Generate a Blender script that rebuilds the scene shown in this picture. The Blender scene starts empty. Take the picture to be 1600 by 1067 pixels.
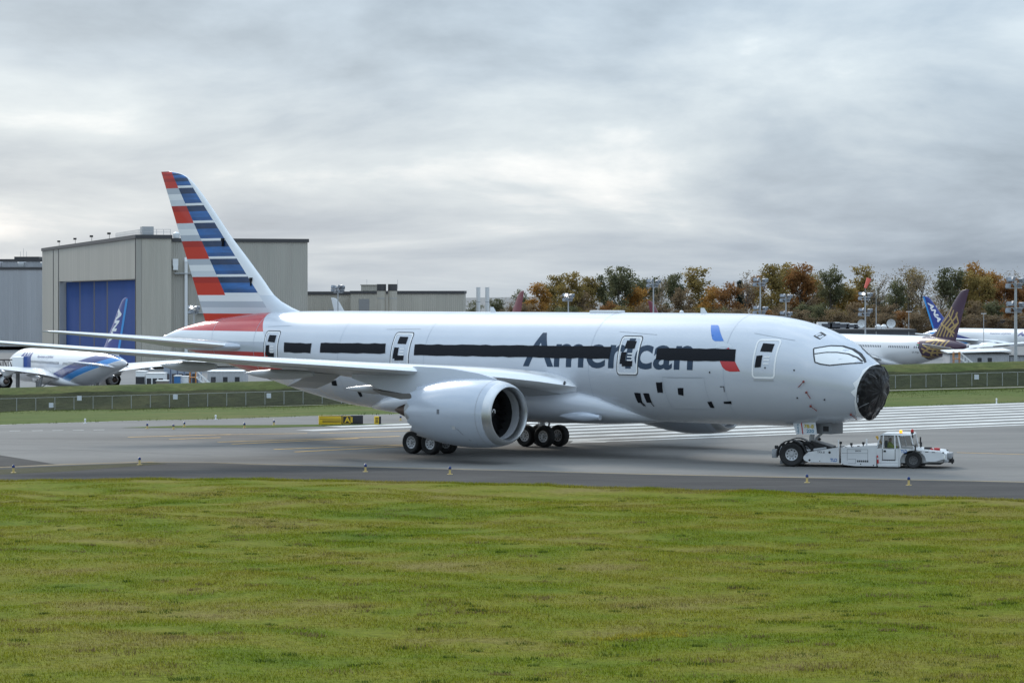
import bpy, bmesh, math, random
import numpy as np
from mathutils import Vector, Matrix
R = math.radians
random.seed(7); rng = np.random.default_rng(11)
sc = bpy.context.scene
col = sc.collection
# ------------------------------------------------------------------ camera
F, CAMH, HOR = 4345.0, 9.12, 457.0          # focal length in photo pixels, eye height, horizon row
cam = bpy.data.cameras.new('camera'); camo = bpy.data.objects.new('camera', cam); col.objects.link(camo)
camo.location = (0, 0, CAMH); camo.rotation_euler = (R(90), 0, 0)
cam.sensor_width = 36; cam.lens = F / 1600 * 36; cam.shift_y = -(533.5 - HOR) / 1600
cam.clip_start = 1; cam.clip_end = 20000
sc.camera = camo
sc.render.resolution_x = 1024; sc.render.resolution_y = 682
# ------------------------------------------------------------------ sky, sun, exposure
SUN_AZ, SUN_EL = R(-25), R(32)               # azimuth clockwise from +Y
w = bpy.data.worlds.new('World'); sc.world = w; w.use_nodes = True
nt = w.node_tree; nt.nodes.clear()
def N(t, **k):
    n = nt.nodes.new(t)
    for a, b in k.items(): setattr(n, a, b)
    return n
def L(a, b): nt.links.new(a, b)
out = N('ShaderNodeOutputWorld'); bg = N('ShaderNodeBackground'); L(bg.outputs[0], out.inputs[0])
sky = N('ShaderNodeTexSky'); sky.sky_type = 'NISHITA'; sky.sun_disc = False
sky.sun_elevation = SUN_EL; sky.sun_rotation = SUN_AZ; sky.air_density = 1.2; sky.dust_density = 2
tcw = N('ShaderNodeTexCoord')
sepw = N('ShaderNodeSeparateXYZ'); L(tcw.outputs['Generated'], sepw.inputs[0])
def wm(op, a, b):
    n = N('ShaderNodeMath', operation=op)
    for k, v in enumerate((a, b)):
        if isinstance(v, (int, float)): n.inputs[k].default_value = v
        else: L(v, n.inputs[k])
    return n.outputs[0]
zlog = wm('LOGARITHM', wm('ADD', wm('MAXIMUM', sepw.outputs['Z'], 0.0), .03), math.e)
def cloudnoise(kx, kz, off, detail, rough, dist):
    c = N('ShaderNodeCombineXYZ'); L(wm('MULTIPLY', sepw.outputs['X'], kx), c.inputs[0]); L(wm('MULTIPLY', sepw.outputs['Y'], kx), c.inputs[1]); L(wm('MULTIPLY_ADD', zlog, kz), c.inputs[2])
    c.inputs[2].links[0].from_node.inputs[2].default_value = off
    n = N('ShaderNodeTexNoise'); n.inputs['Scale'].default_value = 1.0; n.inputs['Detail'].default_value = detail; n.inputs['Roughness'].default_value = rough; n.inputs['Distortion'].default_value = dist
    L(c.outputs[0], n.inputs['Vector']); return n
n1 = cloudnoise(7.5, 2.1, 5.3, 10, .56, .25)
n2 = cloudnoise(3.4, 1.1, 2.1, 3, .5, .0)
mixn = N('ShaderNodeMix', data_type='FLOAT'); mixn.inputs[0].default_value = .45
L(n1.outputs['Fac'], mixn.inputs[2]); L(n2.outputs['Fac'], mixn.inputs[3])
ramp = N('ShaderNodeValToRGB'); cr = ramp.color_ramp
cr.elements[0].position = .38; cr.elements[0].color = (.140, .198, .270, 1)
cr.elements[1].position = .655; cr.elements[1].color = (.63, .65, .668, 1)
e = cr.elements.new(.475); e.color = (.245, .315, .395, 1)
e = cr.elements.new(.565); e.color = (.372, .438, .498, 1)
L(mixn.outputs[0], ramp.inputs[0])
sep = N('ShaderNodeSeparateXYZ'); L(tcw.outputs['Generated'], sep.inputs[0])
# an overcast sky is brighter overhead than at the horizon (standard overcast luminance), smooth over the whole dome
g1 = N('ShaderNodeMath', operation='MAXIMUM'); L(sep.outputs['Z'], g1.inputs[0]); g1.inputs[1].default_value = 0
g2 = N('ShaderNodeMath', operation='MULTIPLY_ADD'); L(g1.outputs[0], g2.inputs[0]); g2.inputs[1].default_value = 2.0; g2.inputs[2].default_value = 1.0
vm = N('ShaderNodeVectorMath', operation='SCALE'); L(ramp.outputs[0], vm.inputs[0]); L(g2.outputs[0], vm.inputs['Scale'])
sk = N('ShaderNodeVectorMath', operation='SCALE'); L(sky.outputs[0], sk.inputs[0]); sk.inputs['Scale'].default_value = .1
mx = N('ShaderNodeMix', data_type='RGBA'); mx.inputs[0].default_value = .9      # thick cloud cover over a little clear sky
L(sk.outputs[0], mx.inputs[6]); L(vm.outputs[0], mx.inputs[7]); L(mx.outputs[2], bg.inputs['Color'])
bg.inputs['Strength'].default_value = 1.0
sun = bpy.data.lights.new('sun', 'SUN'); suno = bpy.data.objects.new('sun', sun); col.objects.link(suno)
sun.energy = 1.5; sun.angle = R(14); sun.color = (1, .95, .87)
sd = Vector((math.sin(SUN_AZ) * math.cos(SUN_EL), math.cos(SUN_AZ) * math.cos(SUN_EL), math.sin(SUN_EL)))
suno.rotation_euler = sd.to_track_quat('Z', 'Y').to_euler(); suno.location = sd * 500
vs = sc.view_settings; vs.view_transform = 'Standard'; vs.look = 'None'; vs.gamma = 1; vs.exposure = 0.6; vs.use_curve_mapping = False

# ------------------------------------------------------------------ helpers
def at(u, v, Y): return Vector(((u - 800) * Y / F, Y, CAMH - (v - HOR) * Y / F))   # survey: photo pixel + distance -> place
def gnd(u, v, z=0.0):
    Y = F * (CAMH - z) / (v - HOR); return Vector(((u - 800) * Y / F, Y, z))
MATS = {}
def pm(name, c, rough=.6, metal=0, var=0, scale=4, bump=0, bscale=None, coat=0, stretch=None, spec=.5, emit=0, c2=None):
    if name in MATS: return MATS[name]
    m = bpy.data.materials.new(name); m.use_nodes = True; t = m.node_tree; b = t.nodes['Principled BSDF']
    b.inputs['Base Color'].default_value = (*c, 1); b.inputs['Roughness'].default_value = rough; b.inputs['Metallic'].default_value = metal
    b.inputs['Coat Weight'].default_value = coat; b.inputs['Specular IOR Level'].default_value = spec
    if emit: b.inputs['Emission Color'].default_value = (*c, 1); b.inputs['Emission Strength'].default_value = emit
    if var or bump:
        tc = t.nodes.new('ShaderNodeTexCoord'); mpn = t.nodes.new('ShaderNodeMapping'); t.links.new(tc.outputs['Object'], mpn.inputs[0])
        if stretch: mpn.inputs['Scale'].default_value = stretch
        if var:
            n = t.nodes.new('ShaderNodeTexNoise'); n.inputs['Scale'].default_value = scale; n.inputs['Detail'].default_value = 8; n.inputs['Roughness'].default_value = .6
            t.links.new(mpn.outputs[0], n.inputs['Vector'])
            r = t.nodes.new('ShaderNodeValToRGB'); r.color_ramp.elements[0].position = .3; r.color_ramp.elements[1].position = .7
            k2 = c2 if c2 else tuple(min(1, x * (1 + var)) for x in c)
            r.color_ramp.elements[0].color = (*[x * (1 - var) for x in c], 1); r.color_ramp.elements[1].color = (*k2, 1)
            t.links.new(n.outputs['Fac'], r.inputs[0]); t.links.new(r.outputs[0], b.inputs['Base Color'])
        if bump:
            n = t.nodes.new('ShaderNodeTexNoise'); n.inputs['Scale'].default_value = bscale or scale * 4; n.inputs['Detail'].default_value = 5
            t.links.new(mpn.outputs[0], n.inputs['Vector'])
            bp = t.nodes.new('ShaderNodeBump'); bp.inputs['Strength'].default_value = bump; bp.inputs['Distance'].default_value = .05
            t.links.new(n.outputs['Fac'], bp.inputs['Height']); t.links.new(bp.outputs[0], b.inputs['Normal'])
    MATS[name] = m; return m
def ident(o, label=None, cat=None, group=None, kind=None):
    if label: o['label'] = label
    if cat: o['category'] = cat
    if group: o['group'] = group
    if kind: o['kind'] = kind
    return o
def empty(name, loc=(0, 0, 0), rz=0, label=None, cat=None, group=None):
    o = bpy.data.objects.new(name, None); col.objects.link(o); o.location = loc; o.rotation_euler = (0, 0, rz); o.empty_display_size = .3
    return ident(o, label, cat, group)
class MB:
    def __init__(s): s.v = []; s.f = []; s.m = []
    def add(s, vs, fs, mi=0):
        b = len(s.v); s.v += [tuple(p) for p in vs]; s.f += [tuple(i + b for i in q) for q in fs]; s.m += [mi] * len(fs); return s
    def box(s, x0, x1, y0, y1, z0, z1, mi=0, M=None, ch=0):
        if ch:
            bm = bmesh.new(); bmesh.ops.create_cube(bm, size=1)
            for q in bm.verts: q.co = Vector(((x0 + x1) / 2 + q.co.x * (x1 - x0), (y0 + y1) / 2 + q.co.y * (y1 - y0), (z0 + z1) / 2 + q.co.z * (z1 - z0)))
            bmesh.ops.bevel(bm, geom=bm.edges[:], offset=ch, segments=2, affect='EDGES', profile=.6)
            vs = [q.co.copy() for q in bm.verts]; fs = [[q.index for q in g.verts] for g in bm.faces]; bm.free()
        else:
            vs = [Vector((x, y, z)) for x in (x0, x1) for y in (y0, y1) for z in (z0, z1)]
            fs = [(0, 1, 3, 2), (4, 6, 7, 5), (0, 4, 5, 1), (2, 3, 7, 6), (0, 2, 6, 4), (1, 5, 7, 3)]
        if M: vs = [M @ q for q in vs]
        return s.add(vs, fs, mi)
    def tube(s, p0, p1, r0, r1=None, n=10, mi=0, caps=True):
        p0 = Vector(p0); p1 = Vector(p1); r1 = r0 if r1 is None else r1
        q = (p1 - p0).to_track_quat('Z', 'Y'); vs = []
        for p, r in ((p0, r0), (p1, r1)):
            for i in range(n):
                a = 2 * math.pi * i / n; vs.append(p + q @ Vector((r * math.cos(a), r * math.sin(a), 0)))
        fs = [(i, (i + 1) % n, n + (i + 1) % n, n + i) for i in range(n)]
        if caps: fs += [tuple(range(n - 1, -1, -1)), tuple(range(n, 2 * n))]
        return s.add(vs, fs, mi)
    def loft(s, rings, mi=0, closed=True, cap=True):
        n = len(rings[0]); b = []; vs = [p for r in rings for p in r]; fs = []
        for k in range(len(rings) - 1):
            for i in range(n if closed else n - 1):
                j = (i + 1) % n; fs.append((k * n + i, k * n + j, (k + 1) * n + j, (k + 1) * n + i))
        if cap and closed: fs += [tuple(range(n - 1, -1, -1)), tuple((len(rings) - 1) * n + i for i in range(n))]
        return s.add(vs, fs, mi)
    def lathe(s, prof, org, axis='x', n=32, mi=0, mis=None):
        rings = []
        for (a, r) in prof:
            ring = []
            for i in range(n):
                t = 2 * math.pi * i / n; c, d = r * math.cos(t), r * math.sin(t)
                ring.append({'x': (org[0] + a, org[1] + c, org[2] + d), 'y': (org[0] + d, org[1] + a, org[2] + c), 'z': (org[0] + c, org[1] + d, org[2] + a)}[axis])
            rings.append(ring)
        b0 = len(s.f); s.loft(rings, mi, True, False)
        if mis:
            for k in range(len(prof) - 1):
                for i in range(n): s.m[b0 + k * n + i] = mis[k]
        return s
    def build(s, name, mats, parent=None, smooth=True, ang=35):
        me = bpy.data.meshes.new(name); me.from_pydata([tuple(p) for p in s.v], [], s.f)
        for m in (mats if isinstance(mats, (list, tuple)) else [mats]): me.materials.append(m)
        me.polygons.foreach_set('material_index', s.m)
        bm = bmesh.new(); bm.from_mesh(me); bmesh.ops.recalc_face_normals(bm, faces=bm.faces[:]); bm.to_mesh(me); bm.free()
        if smooth: me.shade_smooth(); me.set_sharp_from_angle(angle=R(ang))
        o = bpy.data.objects.new(name, me); col.objects.link(o)
        if parent: o.parent = parent
        return o
def sheet(name, pts, mat, z=None, parent=None):
    me = bpy.data.meshes.new(name); me.from_pydata([(p[0], p[1], p[2] if z is None else z) for p in pts], [], [tuple(range(len(pts)))])
    me.materials.append(mat); o = bpy.data.objects.new(name, me); col.objects.link(o)
    bm = bmesh.new(); bm.from_mesh(me)
    for f_ in bm.faces:
        f_.normal_update()
        if f_.normal.z < 0: f_.normal_flip()
    bm.to_mesh(me); bm.free()
    if parent: o.parent = parent
    return o
def copy_tree(o, parent=None):
    c = o.copy(); col.objects.link(c)
    if parent: c.parent = parent
    for ch in list(o.children): copy_tree(ch, c)
    return c
def pchip(xs, ys):
    x = np.asarray(xs, float); y = np.asarray(ys, float); hh = np.diff(x); d = np.diff(y) / hh; m = np.zeros(len(x))
    for i in range(1, len(x) - 1):
        if d[i - 1] * d[i] > 0:
            w1 = 2 * hh[i] + hh[i - 1]; w2 = hh[i] + 2 * hh[i - 1]; m[i] = (w1 + w2) / (w1 / d[i - 1] + w2 / d[i])
    m[0] = d[0]; m[-1] = d[-1]
    def fn(q):
        i = int(min(max(np.searchsorted(x, q) - 1, 0), len(x) - 2)); t = (q - x[i]) / hh[i]
        return float(y[i] * (1 + 2 * t) * (1 - t) ** 2 + hh[i] * m[i] * t * (1 - t) ** 2 + y[i + 1] * t * t * (3 - 2 * t) + hh[i] * m[i + 1] * t * t * (t - 1))
    return fn
def text_mesh(s, bold=0.0):
    """letter shapes as triangles in a unit box: x 0..w, y about 0..1"""
    cu = bpy.data.curves.new('t', 'FONT'); cu.body = s; cu.size = 1; cu.offset = bold; cu.resolution_u = 4
    o = bpy.data.objects.new('t', cu); col.objects.link(o); dg = bpy.context.evaluated_depsgraph_get(); dg.update()
    me = bpy.data.meshes.new_from_object(o.evaluated_get(dg)); bpy.data.objects.remove(o); bpy.data.curves.remove(cu)
    bm = bmesh.new(); bm.from_mesh(me); bpy.data.meshes.remove(me); bmesh.ops.triangulate(bm, faces=bm.faces[:])
    return bm
def text_object(name, s, fit, mapping, mat, parent, bold=0.0, cuts=0):
    """fit = width,height; mapping(tx,ty)->3D"""
    bm = text_mesh(s, bold); xs = [q.co.x for q in bm.verts]; ys = [q.co.y for q in bm.verts]
    x0, x1, y0, y1 = min(xs), max(xs), min(ys), max(ys)
    for q in bm.verts: q.co = Vector(((q.co.x - x0) / (x1 - x0) * fit[0], (q.co.y - y0) / (y1 - y0) * fit[1], 0))
    for k in range(1, cuts):
        bmesh.ops.bisect_plane(bm, geom=bm.verts[:] + bm.edges[:] + bm.faces[:], plane_co=(0, fit[1] * k / cuts, 0), plane_no=(0, 1, 0))
    for q in bm.verts: q.co = Vector(mapping(q.co.x, q.co.y))
    me = bpy.data.meshes.new(name); bm.to_mesh(me); bm.free(); me.materials.append(mat)
    o = bpy.data.objects.new(name, me); col.objects.link(o); o.parent = parent; return o
# ------------------------------------------------------------------ ground materials
def ground_mat(name, stops, scale, stretch=(1, 1, 1), fine=30, finek=.25, rough=.95, bump=.3, rot=0, bdist=.08):
    """patchy two-scale colour; stops = [(pos,colour)...] over large noise, darkened/lightened by fine grain"""
    m = bpy.data.materials.new(name); m.use_nodes = True; t = m.node_tree; b = t.nodes['Principled BSDF']; b.inputs['Roughness'].default_value = rough
    b.inputs['Specular IOR Level'].default_value = .06
    tc = t.nodes.new('ShaderNodeTexCoord'); mpn = t.nodes.new('ShaderNodeMapping'); mpn.inputs['Scale'].default_value = stretch; mpn.inputs['Rotation'].default_value = (0, 0, rot)
    t.links.new(tc.outputs['Object'], mpn.inputs[0])
    n = t.nodes.new('ShaderNodeTexNoise'); n.inputs['Scale'].default_value = scale; n.inputs['Detail'].default_value = 10; n.inputs['Roughness'].default_value = .65
    t.links.new(mpn.outputs[0], n.inputs['Vector'])
    r = t.nodes.new('ShaderNodeValToRGB'); el = r.color_ramp.elements
    el[0].position, el[0].color = stops[0][0], (*stops[0][1], 1); el[1].position, el[1].color = stops[-1][0], (*stops[-1][1], 1)
    for p, c in stops[1:-1]: q = el.new(p); q.color = (*c, 1)
    t.links.new(n.outputs['Fac'], r.inputs[0])
    n2 = t.nodes.new('ShaderNodeTexNoise'); n2.inputs['Scale'].default_value = fine; n2.inputs['Detail'].default_value = 6; n2.inputs['Roughness'].default_value = .7
    t.links.new(mpn.outputs[0], n2.inputs['Vector'])
    mr = t.nodes.new('ShaderNodeMapRange'); mr.inputs[1].default_value = .25; mr.inputs[2].default_value = .75; mr.inputs[3].default_value = 1 - finek; mr.inputs[4].default_value = 1 + finek
    t.links.new(n2.outputs['Fac'], mr.inputs[0])
    v = t.nodes.new('ShaderNodeVectorMath'); v.operation = 'SCALE'; t.links.new(r.outputs[0], v.inputs[0]); t.links.new(mr.outputs[0], v.inputs['Scale'])
    t.links.new(v.outputs[0], b.inputs['Base Color'])
    if bump:
        bp = t.nodes.new('ShaderNodeBump'); bp.inputs['Strength'].default_value = bump; bp.inputs['Distance'].default_value = bdist
        t.links.new(n2.outputs['Fac'], bp.inputs['Height']); t.links.new(bp.outputs[0], b.inputs['Normal'])
    return m
RWD = Vector((.809, .588, 0)); RWN = Vector((-.588, .809, 0)); RWANG = math.atan2(.588, .809)
M_concrete = ground_mat('pavement_concrete', [(.3, (.142, .138, .132)), (.5, (.182, .176, .166)), (.72, (.216, .208, .194))], .05, (1, 3.2, 1), 1.4, .10, .85, .05, rot=-RWANG + .75)
M_asphalt = ground_mat('shoulder_asphalt', [(.3, (.045, .044, .044)), (.55, (.066, .064, .062)), (.75, (.092, .089, .084))], .16, (1, 2.5, 1), 5, .14, .9, .1)
M_dirt = ground_mat('verge_dirt', [(.3, (.05, .052, .03)), (.7, (.085, .078, .05))], .5, (1, 1, 1), 6, .3)
M_path = ground_mat('gravel_path', [(.3, (.17, .16, .14)), (.7, (.24, .225, .2))], .3, (1, 1, 1), 4, .2)
M_grass = ground_mat('grass_turf', [(.30, (.058, .096, .006)), (.42, (.100, .126, .009)), (.54, (.136, .136, .016)), (.66, (.158, .132, .038)), (.8, (.125, .127, .012))], .13, (1, 1.3, 1), 3.5, .5, .95, .6)
M_grass_far = ground_mat('grass_far', [(.3, (.055, .085, .020)), (.5, (.080, .105, .027)), (.7, (.115, .115, .042))], .06, (1, 1, 1), .9, .35, .95, .5)
M_bank = ground_mat('grass_bank', [(.3, (.016, .022, .009)), (.5, (.028, .034, .014)), (.7, (.052, .055, .022))], .09, (1, 1, 1.5), .8, .45, .95, .8, bdist=.5)  # shade of the slope facing away from the sun is put into this colour
M_apron = ground_mat('apron_concrete', [(.3, (.17, .17, .17)), (.7, (.22, .22, .215))], .03, (1, 1, 1), 1, .1, .9, 0)
M_white_paint = pm('white_marking', (.50, .50, .48), .8, var=.25, scale=.5, spec=.2)
M_yellow_paint = pm('yellow_marking', (.70, .42, .10), .7, var=.25, scale=1.2)
M_edge_paint = pm('worn_edge_paint', (.42, .29, .09), .8, var=.45, scale=.6)
M_seal = pm('crack_seal', (.075, .074, .072), .8)
M_tar = pm('tar_seal', (.03, .03, .03), .8)

# ------------------------------------------------------------------ ground sheets
def lin(P, x):                                # polyline Y(X), straight on beyond its ends
    for (a, b) in zip(P[:-1], P[1:]):
        if x <= b[0] or b is P[-1]:
            return a[1] + (b[1] - a[1]) * (x - a[0]) / (b[0] - a[0])
NEAR = [(-60, 126), (-24.7, 134.3), (-18.7, 135.6), (-12.5, 135.6), (0, 132.1), (5.9, 129.1), (14.4, 125.4), (22.5, 121.9), (60, 104)]
EDGE = [(-60, 132), (-26.7, 145.1), (-19.3, 149.8), (-16.2, 149.5), (-13.6, 147.9), (0, 142.5), (6.4, 139.8), (24.6, 133.9), (60, 121)]
FAR = [(-150, 150), (-60, 180), (-35.2, 191), (-28.4, 196.2), (-20.3, 200.1), (-14.2, 205.3), (-4.8, 209.7), (9.7, 213), (29.4, 220.2), (42.4, 230.4), (90, 262), (150, 290)]
def clampx(x, a=-150, b=150): return max(a, min(b, x))
def nearY(x): return lin(NEAR, x) + .25 * math.sin(x * 1.3) + .12 * math.sin(x * 4.1 + 1)
def farY(x): return lin(FAR, clampx(x)) + .2 * math.sin(x * .9)
xs = [-1500, -700, -300, -150, -100, -70] + list(np.arange(-55, 55.1, .5)) + [70, 100, 150, 300, 700, 1500]
def strip_mesh(name, cols, mat, kind='structure', smooth=True):
    """cols: one list of points per x, same length each"""
    n = len(cols[0]); vs = [p for c in cols for p in c]; fs = []
    for k in range(len(cols) - 1):
        for i in range(n - 1): fs.append((k * n + i, (k + 1) * n + i, (k + 1) * n + i + 1, k * n + i + 1))
    me = bpy.data.meshes.new(name); me.from_pydata(vs, [], fs); me.materials.append(mat)
    if smooth: me.shade_smooth()
    o = bpy.data.objects.new(name, me); col.objects.link(o); ident(o, kind=kind); return o
def nearYc(x): return nearY(max(-60, min(60, x)))
pav = strip_mesh('taxiway', [[(x, nearYc(x) - .6, 0), (x, lin(EDGE, max(-60, min(60, x))), 0), (x, 0.5 * (lin(EDGE, max(-60, min(60, x))) + farY(x)), 0), (x, farY(x) + .6, 0)] for x in xs], M_concrete)
# near grass: gently uneven lawn
def bumpz(x, y): return .10 * math.sin(x * .31 + y * .11) * math.sin(y * .23 + 1) + .05 * math.sin(x * 1.1 + 2 * math.sin(y * .5)) * math.sin(y * .9)
gc = []
gx = [-1500, -500, -150, -80] + list(np.arange(-50, 50.1, 1.0)) + [80, 150, 500, 1500]
for x in gx:
    ye = nearYc(x); c = []
    for t in [-60, 0, 25] + list(np.arange(40, 100, 2.0)):
        c.append((x, t, bumpz(x, t) if abs(x) < 60 and t > 30 else 0))
    for k in range(13):
        y = 100 + (ye - 100) * k / 12; fz = 1 if k < 11 else (.5 if k == 11 else 0); c.append((x, y, bumpz(x, y) * fz + .03 * (k > 9)))
    gc.append(c)
lawn = strip_mesh('grass_field', gc, M_grass)
# shoulder asphalt between lawn and edge line
sx = list(np.arange(-60, 60.1, 1.0))
strip_mesh('taxiway_shoulder', [[(x, nearYc(x) - .5, .004), (x, lin(EDGE, x) - .35, .004)] for x in sx], M_asphalt)
sheet('shoulder_joint', [gnd(-40, 738), gnd(0, 733.5), gnd(110, 727.5), gnd(240, 722.6), gnd(262, 724.5), gnd(200, 729), gnd(110, 736), gnd(0, 741.5), gnd(-40, 744)], M_dirt, .008)['kind'] = 'structure'
sheet('side_taxiway', [gnd(-60, 704), gnd(0, 711), gnd(50, 719), gnd(86, 725), gnd(0, 729.5), gnd(-60, 734)], M_asphalt, .004)['kind'] = 'structure'
sheet('grass_island', [gnd(188, 668.3), gnd(400, 668.8), gnd(500, 666.3), gnd(620, 664.3), gnd(660, 662.6), gnd(640, 661.6), gnd(420, 664), gnd(300, 664.3)], M_grass_far, .012)['kind'] = 'structure'
# painted lines (each its own marking)
def line_px(name, pts, wd, mat, z=.010):
    P = [gnd(u, v) for u, v in pts]; a = []; b = []
    for i, p in enumerate(P):
        d = (P[min(i + 1, len(P) - 1)] - P[max(i - 1, 0)]).normalized(); nrm = Vector((-d.y, d.x, 0)) * wd / 2
        a.append(p + nrm); b.append(p - nrm)
    o = strip_mesh(name, [[(p.x, p.y, z), (q.x, q.y, z)] for p, q in zip(a, b)], mat, smooth=False); return o
line_px('edge_line', [(-60, 732.5), (0, 730), (110, 725.2), (240, 721.5)], .2, M_edge_paint)
line_px('edge_line', [(230, 722.3), (330, 722.6), (400, 725), (600, 730), (800, 735), (1000, 740.5), (1300, 747), (1600, 753), (1700, 755)], .13, M_edge_paint)
line_px('joint_seal', [(250, 723.3), (330, 723.8), (400, 726.2), (600, 731.2), (800, 736)], .28, M_tar, .007)
for pts, wd in (([(200, 683), (360, 678.6)], .3), ([(265, 686.3), (345, 683.5)], .3), ([(340, 690.7), (480, 686.3), (625, 681.6)], .32), ([(362, 693.8), (500, 687.6), (560, 684.8)], .3),
                ([(428, 702), (530, 698.4), (640, 694.6)], .32), ([(460, 706), (560, 701), (640, 696.6)], .3), ([(340, 679.3), (480, 677)], .25), ([(500, 677), (640, 672.8)], .22),
                ([(1495, 707), (1600, 710), (1700, 713)], .15)):
    line_px('hold_line', pts, wd, M_yellow_paint)
for u in (15, 50, 82, 114, 146):
    line_px('dash_line', [(u, 673.6 - u * .012), (u + 17, 673.2 - u * .012)], .3, M_white_paint)
for pts in ([(700, 716), (1000, 721.5), (1240, 724)], [(1100, 705), (1350, 712), (1650, 718)], [(0, 690), (200, 693), (420, 699), (560, 704)], [(1300, 690), (1650, 697)], [(60, 700), (330, 712)], [(820, 700), (1200, 690)]): line_px('joint_seal', pts, .07, M_seal, .006)
# runway threshold stripes
A0 = gnd(920, 691)
def rw(d, n, z): p = A0 + RWD * d + RWN * n; return (p.x, p.y, z)
sheet('runway_edge_stripe', [rw(-1, -.4, .014), rw(130, -.4, .014), rw(130, .5, .014), rw(-1.2, .5, .014)], M_white_paint)['kind'] = 'structure'
for k in range(8):
    n0 = 1.75 + 3.3 * k; s0 = -.28 * n0 + random.uniform(-.3, .3) + (0, 1, 2, 6, 8, 8, 0, 5)[k]
    sheet('threshold_stripe', [rw(s0, n0, .014), rw(s0 + 130, n0, .014), rw(s0 + 130, n0 + 1.75, .014), rw(s0 - .3, n0 + 1.75, .014)], M_white_paint)['kind'] = 'structure'
sheet('runway_bar', [gnd(897, 688), gnd(960, 688.5), gnd(945, 691.5), gnd(890, 693)], M_white_paint, .018)['kind'] = 'structure'
# terrain beyond the runway: falls away to the fence, rises to a bank, apron behind
def zf(x): return -5.2 + clampx(x) / 68 * 1.78
def zc(x): return -2.4 + clampx(x) / 68 * 1.78
def za(x): return -7.6 + clampx(x) / 68 * 1.0
def wob(x, k, a): return a * (math.sin(x * .13 + k) + .6 * math.sin(x * .41 + 2 * k) + .4 * math.sin(x * 1.07 + 3 * k))
tx = [-1500, -600, -250, -150, -110] + list(np.arange(-90, 90.1, 1.5)) + [110, 150, 250, 600, 1500]
meadow = []; bank = []; apron = []; crest = []
for x in tx:
    y0 = farY(x); yb = 371.0
    meadow.append([(x, y0 + .5, .02), (x, y0 + 6, .05 + wob(x, 0, .03)), (x, y0 + .5 * (yb - y0), zf(x) * .47 + .2 + wob(x, 1, .07)), (x, y0 + .8 * (yb - y0), zf(x) * .8 + wob(x, 2, .06)), (x, 362, zf(x) * .96), (x, 372, zf(x))])
    bank.append([(x, 371.9, zf(x) - .02), (x, 375, zf(x) + .5 + wob(x, 1, .1)), (x, 379, (zf(x) + zc(x)) / 2 + wob(x, 2, .12)), (x, 382.2, zc(x) - .75 + wob(x, 3, .12))])
    crest.append([(x, 382.1, zc(x) - .76 + wob(x, 3, .12)), (x, 386, zc(x) + wob(x, 4, .1)), (x, 394, zc(x) - .1), (x, 408, za(x) - .05)])
    apron.append([(x, 407, za(x)), (x, 600, za(x)), (x, 1500, za(x) * .9), (x, 9000, za(x) * .8)])
strip_mesh('meadow', meadow, M_grass_far); strip_mesh('grass_bank', bank, M_bank); strip_mesh('bank_top', crest, ground_mat('grass_crest', [(.3, (.035, .055, .015)), (.5, (.060, .078, .022)), (.7, (.10, .10, .036))], .12, (1, 1, 1), .9, .4, .95, .6, bdist=.3)); strip_mesh('apron', apron, M_apron)
def mz(x, y):
    y0 = farY(x); t = (y - y0) / (371 - y0); return np.interp(t, [0, .5, .8, (362 - y0) / (371 - y0), 1], [.02, zf(x) * .47 + .2 + wob(x, 1, .07), zf(x) * .8 + wob(x, 2, .06), zf(x) * .96, zf(x)])
strip_mesh('perimeter_path', [[(x, 363.5, zf(x) * .965 + .05), (x, 368.5, zf(x) * .99 + .05)] for x in np.arange(-90, 90.1, 1.5)], M_path)

# grass blades: one mesh of single-triangle blades, denser and larger in scruffy tufts
def blades(name, n, xr, yfun, mat, hgt, zfun, seed, tuft=.5, wid=.02):
    g = np.random.default_rng(seed); P = []
    x = g.uniform(xr[0], xr[1], n * 3); t = g.uniform(0, 1, n * 3)
    lo, hi = yfun; y = lo(x) + (hi(x) - lo(x)) * t
    keep = np.abs(x) < y * .192 + 2; x, y = x[keep][:n], y[keep][:n]; n = len(x)
    cl = np.sin(x * .7 + 3 * np.sin(y * .31)) * np.sin(y * .53 + 2 * np.sin(x * .23)) + .5 * np.sin(x * 2.3 + y * 1.7)
    h = hgt * (g.uniform(.5, 1.2, n) + tuft * np.clip(cl, 0, 1.5)); a = g.uniform(0, 2 * np.pi, n); wd = wid * g.uniform(.6, 1.4, n)
    z = zfun(x, y); ln = h * g.uniform(.2, .9, n); b = g.uniform(0, 2 * np.pi, n)
    v = np.empty((n, 3, 3)); v[:, 0] = np.stack([x - wd * np.cos(a), y - wd * np.sin(a), z - .01], 1); v[:, 1] = np.stack([x + wd * np.cos(a), y + wd * np.sin(a), z - .01], 1)
    v[:, 2] = np.stack([x + ln * np.cos(b), y + ln * np.sin(b), z + h], 1)
    me = bpy.data.meshes.new(name); me.vertices.add(n * 3); me.vertices.foreach_set('co', v.reshape(-1)); me.loops.add(n * 3); me.loops.foreach_set('vertex_index', np.arange(n * 3))
    me.polygons.add(n); me.polygons.foreach_set('loop_start', np.arange(0, n * 3, 3)); me.polygons.foreach_set('loop_total', np.full(n, 3)); me.update()
    at_ = me.attributes.new('tone', 'FLOAT', 'FACE'); at_.data.foreach_set('value', g.uniform(0, 1, n).astype(np.float32))
    me.materials.append(mat); o = bpy.data.objects.new(name, me); col.objects.link(o); return o
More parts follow.
